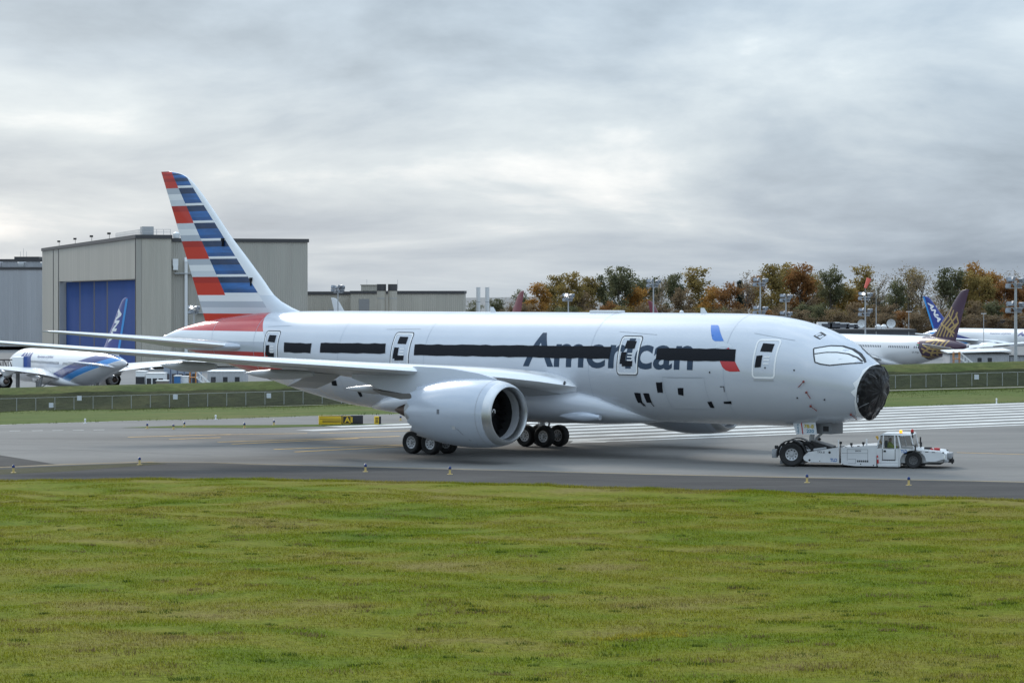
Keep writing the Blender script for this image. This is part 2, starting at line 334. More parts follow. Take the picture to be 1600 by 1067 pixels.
def blade_mat(name, stops, scale, stretch=(1, 1.6, 1)):
    m = ground_mat(name, stops, scale, stretch, 2.4, .25, .8, 0); t = m.node_tree; b = t.nodes['Principled BSDF']
    src = b.inputs['Base Color'].links[0].from_socket
    at_ = t.nodes.new('ShaderNodeAttribute'); at_.attribute_name = 'tone'
    mr = t.nodes.new('ShaderNodeMapRange'); mr.inputs[3].default_value = .5; mr.inputs[4].default_value = 1.55; t.links.new(at_.outputs['Fac'], mr.inputs[0])
    v = t.nodes.new('ShaderNodeVectorMath'); v.operation = 'SCALE'; t.links.new(src, v.inputs[0]); t.links.new(mr.outputs[0], v.inputs['Scale']); t.links.new(v.outputs[0], b.inputs['Base Color'])
    tr = t.nodes.new('ShaderNodeBsdfTranslucent'); t.links.new(v.outputs[0], tr.inputs['Color']); ms = t.nodes.new('ShaderNodeMixShader'); ms.inputs[0].default_value = .3
    t.links.new(b.outputs[0], ms.inputs[1]); t.links.new(tr.outputs[0], ms.inputs[2]); t.links.new(ms.outputs[0], t.nodes['Material Output'].inputs[0]); return m
GST = [(.30, (.098, .155, .010)), (.42, (.160, .198, .014)), (.54, (.218, .212, .024)), (.66, (.245, .205, .058)), (.8, (.200, .202, .020))]
M_blade = blade_mat('grass_blades', GST, .13, (1, 1.3, 1))
M_blade_far = blade_mat('grass_blades_far', [(.3, (.06, .095, .022)), (.5, (.085, .115, .03)), (.7, (.125, .125, .045))], .06)
vb = np.vectorize(bumpz); vn = np.vectorize(nearYc); vfar = np.vectorize(farY)
o = blades('lawn_grass', 620000, (-30, 30), (lambda x: np.full_like(x, 60.), lambda x: vn(x) - .05), M_blade, .058, lambda x, y: vb(x, y), 3, .35, .011)
ident(o, 'mown green and straw-coloured lawn grass in the foreground', 'grass', kind='stuff')
o = blades('verge_weeds', 26000, (-30, 30), (lambda x: vn(x) - .9, lambda x: vn(x) + .12), M_blade, .13, lambda x, y: 0 * x, 5, .25, .012)
ident(o, 'taller scruffy grass along the shoulder edge', 'grass', kind='stuff')
# scattered dark weed tufts and a patch of yellow flowers
def tufts(name, n, per, hgt, rad, mat, seed, box=None):
    g = np.random.default_rng(seed); V = []; T = []
    for k in range(n):
        if box: y = g.uniform(box[2], box[3]); x = g.uniform(box[0], box[1])
        else: y = 62 + 70 * g.uniform() ** 1.1; x = g.uniform(-1, 1) * y * .19
        if y > nearYc(x) - 1: continue
        r = rad * g.uniform(.5, 1.5); z = bumpz(x, y)
        for j in range(per):
            a = g.uniform(0, 6.283); q = r * math.sqrt(g.uniform()); bx, by = x + q * math.cos(a) * 1.5, y + q * math.sin(a); h_ = hgt * g.uniform(.5, 1.2); l = h_ * g.uniform(.1, .7); b = g.uniform(0, 6.283); c = g.uniform(0, 6.283); w_ = .013
            V += [(bx - w_ * math.cos(c), by - w_ * math.sin(c), z - .01), (bx + w_ * math.cos(c), by + w_ * math.sin(c), z - .01), (bx + l * math.cos(b), by + l * math.sin(b), z + h_)]; T.append(g.uniform())
    me = bpy.data.meshes.new(name); me.from_pydata(V, [], np.arange(len(V)).reshape(-1, 3).tolist()); at_ = me.attributes.new('tone', 'FLOAT', 'FACE'); at_.data.foreach_set('value', np.array(T, np.float32)); me.materials.append(mat)
    o = bpy.data.objects.new(name, me); col.objects.link(o); return o
M_weed = blade_mat('weed_leaves', [(.3, (.035, .065, .012)), (.5, (.055, .09, .016)), (.7, (.08, .115, .022))], .4); M_dry = blade_mat('dry_grass', [(.3, (.13, .10, .04)), (.7, (.22, .17, .08))], .4); M_flower = blade_mat('yellow_flowers', [(.3, (.24, .21, .025)), (.7, (.36, .31, .04))], .4)
ident(tufts('weed_tufts', 240, 55, .08, .20, M_weed, 21), 'dark green weed tufts scattered over the lawn', 'weeds', kind='stuff')
ident(tufts('dry_tufts', 260, 60, .09, .35, M_dry, 22), 'straw-coloured dry grass tufts scattered over the lawn', 'grass', kind='stuff')
ident(tufts('yellow_flowers', 34, 26, .09, .12, M_flower, 23, (2.0, 4.6, 73.4, 74.6)), 'low patch of yellow flowering weeds in the lawn', 'flowers', kind='stuff')
vmz = np.vectorize(mz)
o = blades('meadow_grass', 60000, (-75, 75), (lambda x: vfar(x) + .3, lambda x: np.full_like(x, 361.)), M_blade_far, .11, lambda x, y: vmz(x, y), 8, .7, .03)
ident(o, 'rough grass on the slope between runway and fence', 'grass', kind='stuff')
# ------------------------------------------------------------------ airliners (local frame: x aft from nose, y starboard, z up from ground)
ST = [(0, 3.95, 3.95, 0.02), (.12, 4.27, 3.62, .30), (.3, 4.52, 3.40, .50), (1, 5.10, 2.97, 1.02), (2, 5.94, 2.62, 1.60), (3, 6.58, 2.4, 2.06), (4, 7.03, 2.25, 2.42), (5, 7.38, 2.15, 2.59), (6.5, 7.72, 2.07, 2.76), (8, 7.9, 2.04, 2.85), (10, 7.99, 2.03, 2.885), (12, 8, 2.03, 2.885), (33, 8, 2.03, 2.885), (38, 8.0, 2.25, 2.86), (42, 7.98, 2.85, 2.6), (46, 7.9, 3.7, 2.1), (50, 7.6, 4.6, 1.4), (53, 7.15, 5.25, .85), (55, 6.7, 5.72, .45), (55.9, 6.4, 5.92, .24)]
_t = pchip([s[0] for s in ST], [s[1] for s in ST]); _b = pchip([s[0] for s in ST], [s[2] for s in ST]); _w = pchip([s[0] for s in ST], [s[3] for s in ST])
def fpt(x, ph, off=0):
    t, b, w_ = _t(x), _b(x), _w(x); zc_ = (t + b) / 2; hh = (t - b) / 2
    return Vector((x, (w_ + off) * math.sin(ph), zc_ + (hh + off) * math.cos(ph)))
def side(x, z, off=.01, sg=1):
    t, b, w_ = _t(x), _b(x), _w(x); zc_ = (t + b) / 2; hh = (t - b) / 2
    c = max(-.999, min(.999, (z - zc_) / hh)); ph = math.acos(c); return Vector((x, sg * (w_ + off) * math.sin(ph), zc_ + (hh + off) * c))
def decal(name, quad, mat, parent, off=.012, sg=1, nx=None, nz=None, jit=0):
    """quad: 4 (x,z) corners going round; gridded so that it lies on the curved skin"""
    (a, b, c, d) = [Vector((p[0], p[1])) for p in quad]
    nx = nx or max(1, int(max((b - a).length, (c - d).length) / .4)); nz = nz or max(1, int(max((d - a).length, (c - b).length) / .2))
    vs = []; fs = []
    for i in range(nx + 1):
        for j in range(nz + 1):
            s_, t_ = i / nx, j / nz; p = (a * (1 - s_) + b * s_) * (1 - t_) + (d * (1 - s_) + c * s_) * t_
            k = jit * random.uniform(-1, 1) if j in (0, nz) else 0
            vs.append(side(p.x, p.y + k, off + (jit * .25 * random.random() if jit else 0), sg))
    for i in range(nx):
        for j in range(nz): k = i * (nz + 1) + j; fs.append((k, k + 1, k + nz + 2, k + nz + 1))
    me = bpy.data.meshes.new(name); me.from_pydata(vs, [], fs); me.materials.append(mat); me.shade_smooth(); o = bpy.data.objects.new(name, me); col.objects.link(o); o.parent = parent; return o
def ribbon(name, pts, wd, mat, parent, off=.016, sg=1, closed=False, step=.15):
    """thin strip following a polyline of (x,z) on the skin"""
    P = [Vector(p) for p in pts]; P = P + [P[0]] if closed else P; Q = []
    for a, b in zip(P[:-1], P[1:]):
        n = max(1, int((b - a).length / step)); Q += [a + (b - a) * i / n for i in range(n)]
    if not closed: Q.append(P[-1])
    vs = []; fs = []; n = len(Q)
    for i, p in enumerate(Q):
        d = ((Q[(i + 1) % n] if closed or i < n - 1 else p) - (Q[i - 1] if closed or i > 0 else p)).normalized(); m_ = Vector((-d.y, d.x)) * wd / 2
        vs += [side(p.x + m_.x, p.y + m_.y, off, sg), side(p.x - m_.x, p.y - m_.y, off, sg)]
    for i in range(n if closed else n - 1): j = (i + 1) % n; fs.append((2 * i, 2 * j, 2 * j + 1, 2 * i + 1))
    me = bpy.data.meshes.new(name); me.from_pydata(vs, [], fs); me.materials.append(mat); me.shade_smooth(); o = bpy.data.objects.new(name, me); col.objects.link(o); o.parent = parent; return o
def airfoil(c, tc, n=13):
    """closed loop (xc, zc): over the top from the trailing edge to the leading edge, back underneath"""
    up = []; lo = []
    for i in range(n):
        b = math.pi * i / (n - 1); x = .5 * (1 + math.cos(b)); th = 5 * tc * (.2969 * math.sqrt(x) - .126 * x - .3516 * x * x + .2843 * x ** 3 - .1036 * x ** 4)
        cam_ = .03 * 4 * x * (1 - x); up.append((x * c, (cam_ * .6 + th) * c)); lo.append((x * c, (cam_ * .6 - th * .8) * c))
    return up + lo[::-1][1:-1]
WING = [(1.5, 18.3, 3.72, 13.5, .13, 3.0), (2.9, 19.4, 3.95, 12.3, .135, 3.0), (4.4, 20.5, 4.22, 10.9, .125, 2.6), (6, 21.6, 4.44, 9.8, .115, 2.3), (9.7, 24.2, 4.80, 7.5, .105, 1.8), (11.3, 25.35, 4.94, 6.75, .10, 1.6), (14.3, 27.5, 5.20, 5.6, .098, 1.2), (17.3, 29.6, 5.45, 4.75, .095, .9), (20.5, 31.85, 5.74, 3.95, .095, .6), (24, 34.3, 6.06, 3.2, .09, .3), (27, 36.5, 6.36, 2.5, .09, 0), (28.6, 38.0, 6.54, 1.85, .085, 0), (29.5, 39.05, 6.74, 1.2, .08, 0), (30.05, 40.0, 6.84, .5, .08, 0)]
def wing_rings(W, sg):
    R_ = []
    for (y, xl, zl, c, tc, inc) in W:
        ca, sa = math.cos(R(inc)), math.sin(R(inc))
        R_.append([Vector((xl + x * ca + z * sa, sg * y, zl + z * ca - x * sa)) for x, z in airfoil(c, tc)])
    return R_
FIN_ROWS = [7.0, 7.79, 8.95, 10.11, 11.25, 12.40, 13.55, 14.67, 15.82, 16.45, 16.75, 16.92]
def fin_te(z): return 52.17 + (z - 7.04) * (56.5 - 52.17) / (16.92 - 7.04)
_le = pchip([7.0, 7.6, 8.0, 8.35, 8.76, 9.93, 11.31, 12.56, 14.58, 16.0, 16.45, 16.75, 16.92], [41.5, 42.6, 43.9, 44.9, 45.76, 47.0, 48.45, 49.8, 51.75, 53.25, 53.85, 54.6, 55.6])
def fin_b1(z): return 50.15 + (z - 8.96) * (55.35 - 50.15) / (16.79 - 8.96)
def fin_b2(z): return min(fin_b1(z) - .05, 47.02 + (z - 8.96) * (53.94 - 47.02) / (16.47 - 8.96))
def fin_half(x, z):
    le, te = _le(z), fin_te(z); c = te - le; q = max(0, min(1, (x - le) / c)); tc = .10
    c2 = min(c, 7.5 - (z - 8) * .45)
    return 5 * tc * (.2969 * math.sqrt(q) - .126 * q - .3516 * q * q + .2843 * q ** 3 - .1015 * q ** 4) * c2
M_black = pm('black_tape', (.010, .011, .015), .6, bump=.25, bscale=2.5, spec=.15)
M_black_line = pm('black_outline', (.02, .02, .022), .5)
M_white_line = pm('white_outline', (.85, .85, .85), .4)
M_rubber = pm('tyre_rubber', (.018, .018, .018), .8, bump=.15, bscale=20)
M_rim = pm('wheel_rim', (.45, .46, .47), .4, .5)
M_strut = pm('gear_strut', (.55, .56, .57), .35, .3)
M_dark = pm('dark_recess', (.012, .012, .013), .7)
M_lip = pm('polished_lip', (.56, .57, .58), .36, 1.0)
M_fanblade = pm('fan_blade', (.012, .012, .014), .5, .3)  # near-black: deep inlet shadow put into the blade colour
M_exh = pm('exhaust_metal', (.12, .085, .07), .45, .8, var=.2, scale=2)
M_wing = pm('wing_grey', (.42, .43, .44), .38, coat=.2, var=.04, scale=.5)
M_wing_le = pm('wing_leading_edge', (.78, .79, .80), .3, .5)
M_white_ac = pm('white_airframe', (.68, .69, .70), .3, coat=.4)
M_glassdark = pm('lamp_glass', (.05, .05, .06), .1)
def engine(root, sg, mats, detail, yc=9.75, zc_=2.68):
    nac, core = mats
    org = (0, sg * yc, zc_); n = 56 if detail else 24
    prof = [(19.9, 1.36), (18.95, 1.33), (18.45, 1.335), (18.12, 1.37), (17.98, 1.44), (18.0, 1.51), (18.15, 1.60), (18.45, 1.70), (18.80, 1.77), (19.45, 1.84), (20.4, 1.865), (21.4, 1.83), (22.4, 1.73), (23.3, 1.57), (24.0, 1.42)]
    m = MB(); m.lathe(prof, org, 'x', n, 0, [3, 2, 1, 1, 1, 1, 1, 0, 0, 0, 0, 0, 0, 0])
    k0 = (len(prof) - 1) * n                                    # serrated trailing edge
    for i in range(n):
        x, y, z = m.v[k0 + i]; tz = abs((i * 16 / n) % 1 - .5) * 2; m.v[k0 + i] = (x + .38 * tz - .1, y, z)
    inner = [(24.0 + (.38 * 0), 1.36), (22.6, 1.5), (22.0, 1.2)]
    m.lathe([(23.85, 1.385), (22.8, 1.45), (22.4, .98)], org, 'x', n, 3)
    e_ = m.build('engine', [nac, M_lip, pm('inlet_liner', (.42, .43, .45), .4, .2), M_dark], root, ang=50)
    m = MB(); m.lathe([(22.3, 1.0), (23.4, .98), (24.4, .80), (25.1, .60), (25.05, .52)], org, 'x', n, 0); m.build('core_cowl', core, e_)
    m = MB(); m.lathe([(24.7, .50), (25.3, .42), (26.0, .2), (26.35, .03)], org, 'x', 24, 0); m.build('exhaust_cone', M_exh, e_)
    m = MB(); m.lathe([(19.85, 1.36), (19.9, .1)], org, 'x', n, 0); m.build('fan_backing', M_dark, e_)
    if detail:
        m = MB()
        for k in range(20):
            a = 2 * math.pi * k / 20; pr = []
            for r, tw, ch in ((.38, .9, .30), (.8, .6, .42), (1.33, .3, .5)):
                c, s_ = math.cos(a + (r * .08)), math.sin(a + r * .08); tg = Vector((0, -s_, c)); rd = Vector((0, c, s_))
                o3 = Vector(org) + Vector((19.55, 0, 0)) + rd * r; d = Vector((math.cos(tw), 0, 0)) + tg * math.sin(tw)
                pr += [o3 - d * ch / 2, o3 + d * ch / 2]
            m.add(pr, [(0, 1, 3, 2), (2, 3, 5, 4)])
        m.build('fan', M_fanblade, e_)
        m = MB(); m.lathe([(19.05, .01), (19.15, .16), (19.4, .32), (19.7, .42)], org, 'x', 24, 0); sp = m.build('spinner', M_fanblade, e_)
        m = MB(); pts = []
        for k in range(9):
            a = .6 + k * .32; r = .10 + k * .022; xx = 19.04 + (r / .42) ** 2 * .55
            pts += [Vector((xx - .015, sg * yc + r * math.cos(a), zc_ + r * math.sin(a))), Vector((xx - .01, sg * yc + (r + .07) * math.cos(a), zc_ + (r + .07) * math.sin(a)))]
        m.add(pts, [(2 * i, 2 * i + 1, 2 * i + 3, 2 * i + 2) for i in range(8)]); m.build('spinner_swirl', M_white_line, e_)
        # vent marks and latch panel on the cowl
        def cow(x, ph, off=.006):
            r = np.interp(x, [p[0] for p in prof[7:]], [p[1] for p in prof[7:]]) + off; return (x, sg * yc + sg * r * math.cos(ph), zc_ + r * math.sin(ph))
        m = MB(); m.add([cow(21.55, .12), cow(21.35, .12), cow(21.35, -.02), cow(21.55, -.02)], [(0, 1, 2, 3)]); m.build('cowl_vent', pm('vent_grey', (.16, .17, .19), .6), e_)
        m = MB(); pth = [(20.35, -.42), (20.2, -.44), (20.0, -.6), (19.7, -.85), (19.5, -1.1)]
        vs = [];
        for x, p in pth: vs += [cow(x, p), cow(x - .05, p - .01)]
        m.add(vs, [(2 * i, 2 * i + 1, 2 * i + 3, 2 * i + 2) for i in range(len(pth) - 1)]); m.build('drain_line', pm('line_grey', (.12, .12, .13), .6), e_)
        m = MB(); m.add([cow(20.55, -.36), cow(20.3, -.36), cow(20.3, -.46), cow(20.55, -.46)], [(0, 1, 2, 3)]); m.build('latch_plate', M_wing_le, e_)
        m = MB(); vs = []
        for i in range(60):
            a = 2 * math.pi * i / 60; vs += [cow(18.83, a, .004), cow(18.86, a, .004)]
        m.add(vs, [(2 * i, 2 * i + 1, (2 * i + 3) % 120, (2 * i + 2) % 120) for i in range(60)]); m.build('cowl_seam', pm('seam_grey', (.3, .31, .33), .6), e_)
    # pylon
    m = MB(); R_ = []
    for x, zl, zh, hw in ((18.9, 4.45, 4.52, .05), (20.0, 4.35, 4.80, .22), (22.0, 4.1, 5.02, .28), (24.5, 3.5, 5.10, .28), (27.0, 3.75, 4.9, .22), (29.6, 4.35, 4.7, .05)):
        R_.append([(x, sg * yc - hw, zl), (x, sg * yc + hw, zl), (x, sg * yc + hw, (zl + zh) / 2), (x, sg * yc + hw * .8, zh), (x, sg * yc - hw * .8, zh), (x, sg * yc - hw, (zl + zh) / 2)])
    m.loft(R_); m.build('pylon', core if not detail else M_pylon, e_, ang=40)
    m = MB(); R_ = []
    for x, zl, zh, hw in ((24.6, 3.35, 3.62, .3), (25.6, 3.28, 3.6, .34), (27.2, 3.5, 3.7, .24), (28.0, 3.75, 3.8, .05)):
        R_.append([(x, sg * yc - hw, zl), (x, sg * yc + hw, zl), (x, sg * yc + hw, zh), (x, sg * yc - hw, zh)])
    m.loft(R_); m.build('pylon_tail_fairing', pm('heat_shield', (.20, .19, .18), .5, .4), e_, smooth=False)
    return e_
M_pylon = pm('pylon_paint', (.56, .60, .66), .3, .1, coat=.3)
def wheel_mesh(m, c, r, wd, hub=.55):
    x, y, z = c; h_ = wd / 2
    m.lathe([(-h_ * .55, r * hub * .5), (-h_ * .62, r * hub), (-h_ * .9, r * .72), (-h_, r * .86), (-h_ * .82, r * .965), (-h_ * .4, r), (h_ * .4, r), (h_ * .82, r * .965), (h_, r * .86), (h_ * .9, r * .72), (h_ * .62, r * hub), (h_ * .55, r * hub * .5)], (x, y, z), 'y', 28, 0, [1, 0, 0, 0, 0, 0, 0, 0, 0, 0, 1])
    for s_ in (-1, 1):
        ring = [(x + r * hub * .5 * math.sin(2 * math.pi * i / 28), y + s_ * h_ * .55, z + r * hub * .5 * math.cos(2 * math.pi * i / 28)) for i in range(28)]
        m.add(ring, [tuple(range(28))], 1)
        m.tube((x, y + s_ * h_ * .5, z), (x, y + s_ * h_ * .8, z), r * .17, r * .13, 12, 1)
        for k in range(9):
            a = 2 * math.pi * k / 9; m.tube((x + r * .36 * math.sin(a), y + s_ * h_ * .55, z + r * .36 * math.cos(a)), (x + r * .36 * math.sin(a), y + s_ * h_ * .62, z + r * .36 * math.cos(a)), r * .06, None, 6, 2)
def main_gear(root, sg):
    x, y = 28.2, sg * 4.9
    m = MB(); m.tube((x, y, .7), (x, y, 2.0), .16, .16, 14); m.tube((x, y, 1.75), (x, y - sg * .25, 3.6), .25, .27, 14)
    m.tube((x - .73, y, .64), (x + .73, y, .64), .14, .14, 10)
    for dx in (-.73, .73): m.tube((x + dx, y - .75, .64), (x + dx, y + .75, .64), .09, None, 10)
    m.tube((x, y - sg * .1, 1.6), (x + .2, y - sg * 2.2, 3.0), .09, None, 8); m.tube((x, y, 1.7), (x - 1.9, y - sg * .2, 3.0), .08, None, 8)
    m.tube((x - .35, y, .9), (x - .55, y, 1.4), .06, None, 8); m.tube((x - .55, y, 1.4), (x - .15, y, 1.9), .06, None, 8)
    for k in range(4): m.tube((x + .2, y + .12 * k - .2, .75), (x + .22, y + .1 * k - .2, 2.1), .022, None, 6)
    g = m.build('main_landing_gear', M_strut, root)
    for dx in (-.73, .73):
        for dy in (-.66, .66):
            m = MB(); wheel_mesh(m, (x + dx, y + dy, .64), .645, .5); m.build('wheel', [M_rubber, M_rim, M_dark], g)
    m = MB(); m.box(x - .9, x + .9, y + sg * .36, y + sg * .42, 1.5, 2.75, ch=.02); m.build('gear_door', M_wing, g)
    return g
def canoe(m, x0, x1, y, z0, z1, r, drop):
    R_ = []
    for k in range(9):
        t = k / 8; rr = r * math.sin(math.pi * min(1, .08 + t * .92)) ** .6 if k < 8 else .02
        x = x0 + (x1 - x0) * t; z = z0 + (z1 - z0) * t - drop * math.sin(math.pi * t)
        R_.append([(x, y + rr * .75 * math.cos(a), z + rr * math.sin(a)) for a in [2 * math.pi * i / 12 for i in range(12)]])
    m.loft(R_)
def airliner(name, label, loc, rz, fus_mat, fin_mats, fin_pick, wing_mat, nac_mat, detail=1, group=None, belly=None, stab_mat=None, stretch_z=1):
    root = empty(name, loc, rz, label, 'airliner', group)
    # fuselage skin
    x0 = 1.2 if detail else 0.0
    X = [x0 + (10 - x0) * (k / 34) ** 1.15 for k in range(35)] + list(np.linspace(10, 33, 16))[1:] + list(np.linspace(33, 55.9, 44))[1:]
    nseg = 72 if detail else 36
    cutx = (lambda a: 1.5 - .25 * math.cos(a)) if detail else (lambda a: 0)
    m = MB(); m.loft([[fpt(max(x, cutx(2 * math.pi * i / nseg)), 2 * math.pi * i / nseg) for i in range(nseg)] for x in X]); fus = m.build('fuselage', fus_mat, root, ang=60)
    m = MB(); p = fpt(55.9, 0); m.lathe([(55.88, .24), (56.1, .22), (56.2, .17), (56.0, .12)], (0, 0, 6.16), 'x', 20, 0, [0, 0, 1]); m.build('auxiliary_exhaust', [M_rim, M_dark], fus)
    # belly fairing
    m = MB(); R_ = []
    for x, hw, zt, zb in ((15.2, .9, 2.5, 2.02), (16.4, 2.0, 3.1, 1.93), (18, 2.7, 3.8, 1.84), (20, 3.04, 4.2, 1.78), (24, 3.1, 4.3, 1.74), (29, 3.08, 4.1, 1.76), (32, 2.9, 3.7, 1.84), (34.5, 2.3, 3.2, 1.96), (36.6, 1.0, 2.6, 2.10)):
        R_.append([(x, hw * math.copysign(abs(math.sin(a)) ** .8, math.sin(a)), (zt + zb) / 2 + (zt - zb) / 2 * math.copysign(abs(math.cos(a)) ** .8, math.cos(a))) for a in [2 * math.pi * i / 36 for i in range(36)]])
    m.loft(R_); m.build('belly_fairing', belly or fus_mat, root, ang=70)
    for sg in (1, -1):
        m = MB(); rings = wing_rings(WING, sg); m.loft(rings); n = len(rings[0])
        # bare-metal leading edge
        for fi, q in enumerate(m.f):
            if len(q) == 4:
                i = q[0] % n
                if 9 <= i <= 13: m.m[fi] = 1
        wg = m.build('wing', [wing_mat, M_wing_le], root, ang=50)
        m = MB()
        for (y, xa, xb, za_, zb_) in ((6.6, 26.5, 33.2, 3.75, 3.62), (13.2, 29.2, 34.6, 4.68, 4.62), (18.0, 31.8, 36.3, 5.13, 5.14)):
            m2 = MB(); canoe(m2, xa, xb, sg * y, za_, zb_, .29, .06); m2.build('flap_track_fairing', wing_mat, wg)
        if detail:
            # drooped flaperon behind the engine
            m2 = MB(); R_ = []
            for y, xl, zl, c in ((9.0, 31.3, 4.55, 1.9), (10.9, 31.9, 4.72, 1.75)):
                R_.append([(xl, sg * y, zl + .10), (xl + c * .5, sg * y, zl - .42), (xl + c, sg * y, zl - .88), (xl + c * .45, sg * y, zl - .55), (xl - .05, sg * y, zl - .08)])
            m2.loft(R_); m2.build('flaperon', wing_mat, wg, smooth=False)
            # landing light housing in the wing root
            m2 = MB(); m2.lathe([(0, .01), (.03, .10), (.06, .12)], (19.62, sg * 3.18, 4.12), 'x', 14); m2.build('landing_light', M_glassdark, wg)
            m2 = MB(); m2.lathe([(0, .01), (.02, .055)], (19.58, sg * 3.22, 4.13), 'x', 10); m2.build('lamp', M_lip, wg)
        engine(root, sg, (nac_mat, wing_mat), detail)
        main_gear(root, sg)
        S_ = [(1.2, 47.1, 5.72, 6.6, .09, 1), (1.9, 47.75, 5.80, 6.1, .09, 1), (4, 49.7, 6.05, 4.9, .085, 0), (7, 52.4, 6.38, 3.4, .085, 0), (9.2, 54.4, 6.62, 2.25, .08, 0), (9.75, 55.05, 6.68, 1.6, .08, 0), (9.92, 55.7, 6.7, .8, .08, 0)]
        m = MB(); rings = wing_rings(S_, sg); m.loft(rings); n = len(rings[0])
        for fi, q in enumerate(m.f):
            if len(q) == 4 and 10 <= q[0] % n <= 13: m.m[fi] = 1
        st = m.build('stabilizer', [stab_mat or wing_mat, M_wing_le], root, ang=50)
        if detail:
            m2 = MB(); R_ = []
            for k in range(8):
                t = k / 7; x = 46.75 + t * 2.4; rr = .33 * math.sqrt(max(.001, 1 - (1 - t) ** 3)) * (1 if t < .8 else 1 - (t - .8) * 1.2)
                R_.append([(x, sg * (1.75 + .25 * t) + rr * 1.2 * math.cos(a), 5.76 + rr * .8 * math.sin(a)) for a in [2 * math.pi * i / 14 for i in range(14)]])
            m2.loft(R_); m2.build('stabilizer_root_cuff', fus_mat, st)
    # fin
    rows = []
    for za_, zb_ in zip(FIN_ROWS[:-1], FIN_ROWS[1:]): rows += [za_ + (zb_ - za_) * k / 3 for k in range(3)]
    rows.append(FIN_ROWS[-1])
    m = MB(); rings = []
    def cols_(z):
        le, te = _le(z), fin_te(z); b1 = max(le + .1, min(te - .05, fin_b1(z))); b2 = max(le + .06, min(b1 - .03, fin_b2(z))); 
        c = [te, (te * 2 + b1) / 3, (te + 2 * b1) / 3, b1] + [b1 + (b2 - b1) * k / 4 for k in (1, 2, 3)] + [b2] + [b2 + (le - b2) * k for k in (.4, .7, .88, .97, 1)]
        return c
    nc = 13
    for z in rows:
        c = cols_(z); zz = z
        rings.append([Vector((x, fin_half(x, z), zz)) for x in c] + [Vector((x, -fin_half(x, z), zz)) for x in c[::-1][1:-1]])
    n = len(rings[0]); m.loft(rings)
    for fi, q in enumerate(m.f):
        if len(q) == 4:
            k, i = divmod(q[0], n); j = i if i < nc - 1 else (n - 1 - i)
            z = (rows[k] + rows[k + 1]) / 2; m.m[fi] = fin_pick(0 if j < 3 else (1 if j < 7 else 2), z, k % 3)
    fin = m.build('fin', fin_mats, root, ang=50)
    return root, fus, fin
def band_mat(name, base, bands, a, b, rough=.3, metal=.0, coat=.4, var=.03, slant=0.0, xmax=99):
    """paint: base colour; aft of x = a + b*z a stack of horizontal bands (z_low, colour), tilted by slant"""
    m = pm(name, base, rough, metal, coat=coat); t = m.node_tree; p = t.nodes['Principled BSDF']
    def nd(op, i0=None, i1=None, i2=None):
        n = t.nodes.new('ShaderNodeMath'); n.operation = op
        for k, v in enumerate((i0, i1, i2)):
            if v is None: continue
            if isinstance(v, (int, float)): n.inputs[k].default_value = v
            else: t.links.new(v, n.inputs[k])
        return n.outputs[0]
    tc = t.nodes.new('ShaderNodeTexCoord'); s = t.nodes.new('ShaderNodeSeparateXYZ'); t.links.new(tc.outputs['Object'], s.inputs[0]); X, Z = s.outputs['X'], s.outputs['Z']
    mask = nd('GREATER_THAN', X, nd('MULTIPLY_ADD', Z, b, a))
    zz = nd('SUBTRACT', Z, nd('MULTIPLY', nd('SUBTRACT', X, 28.0), slant)) if slant else Z
    pos = nd('MULTIPLY', nd('ADD', zz, 5.0), 1 / 20)
    r = t.nodes.new('ShaderNodeValToRGB'); r.color_ramp.interpolation = 'CONSTANT'; el = r.color_ramp.elements
    for k, (z, c) in enumerate(bands):
        q = el[k] if k < 2 else el.new(0); q.position = 0 if k == 0 else (z + 5) / 20; q.color = (*(c or base), 1)
    # elements sort themselves; set again in order
    for k, (z, c) in enumerate(bands): el[k].position = 0 if k == 0 else (z + 5) / 20; el[k].color = (*(c or base), 1)
    t.links.new(pos, r.inputs[0])
    mx_ = t.nodes.new('ShaderNodeMix'); mx_.data_type = 'RGBA'; t.links.new(mask, mx_.inputs[0]); mx_.inputs[6].default_value = (*base, 1); t.links.new(r.outputs[0], mx_.inputs[7])
    n = t.nodes.new('ShaderNodeTexNoise'); n.inputs['Scale'].default_value = .6; n.inputs['Detail'].default_value = 6; t.links.new(tc.outputs['Object'], n.inputs['Vector'])
    mr = t.nodes.new('ShaderNodeMapRange'); mr.inputs[3].default_value = 1 - var * 2; mr.inputs[4].default_value = 1 + var * 2; t.links.new(n.outputs['Fac'], mr.inputs[0])
    v = t.nodes.new('ShaderNodeVectorMath'); v.operation = 'SCALE'; t.links.new(mx_.outputs[2], v.inputs[0]); t.links.new(mr.outputs[0], v.inputs['Scale']); t.links.new(v.outputs[0], p.inputs['Base Color'])
    return m
SILVER = (.565, .595, .645)
REDC, WHT, GR1, GR2 = (.50, .022, .022), (.74, .77, .80), (.46, .50, .56), (.60, .64, .69)
M_aa = band_mat('silver_fuselage_paint', SILVER, [(-5, None), (3.5, WHT), (4.15, REDC), (5.43, GR1), (6.05, WHT), (6.66, REDC)], 39.1, .86, .27, .12, .5)
M_aa_nac = pm('silver_cowl_paint', (.48, .525, .595), .25, .12, coat=.5, var=.02, scale=.8)
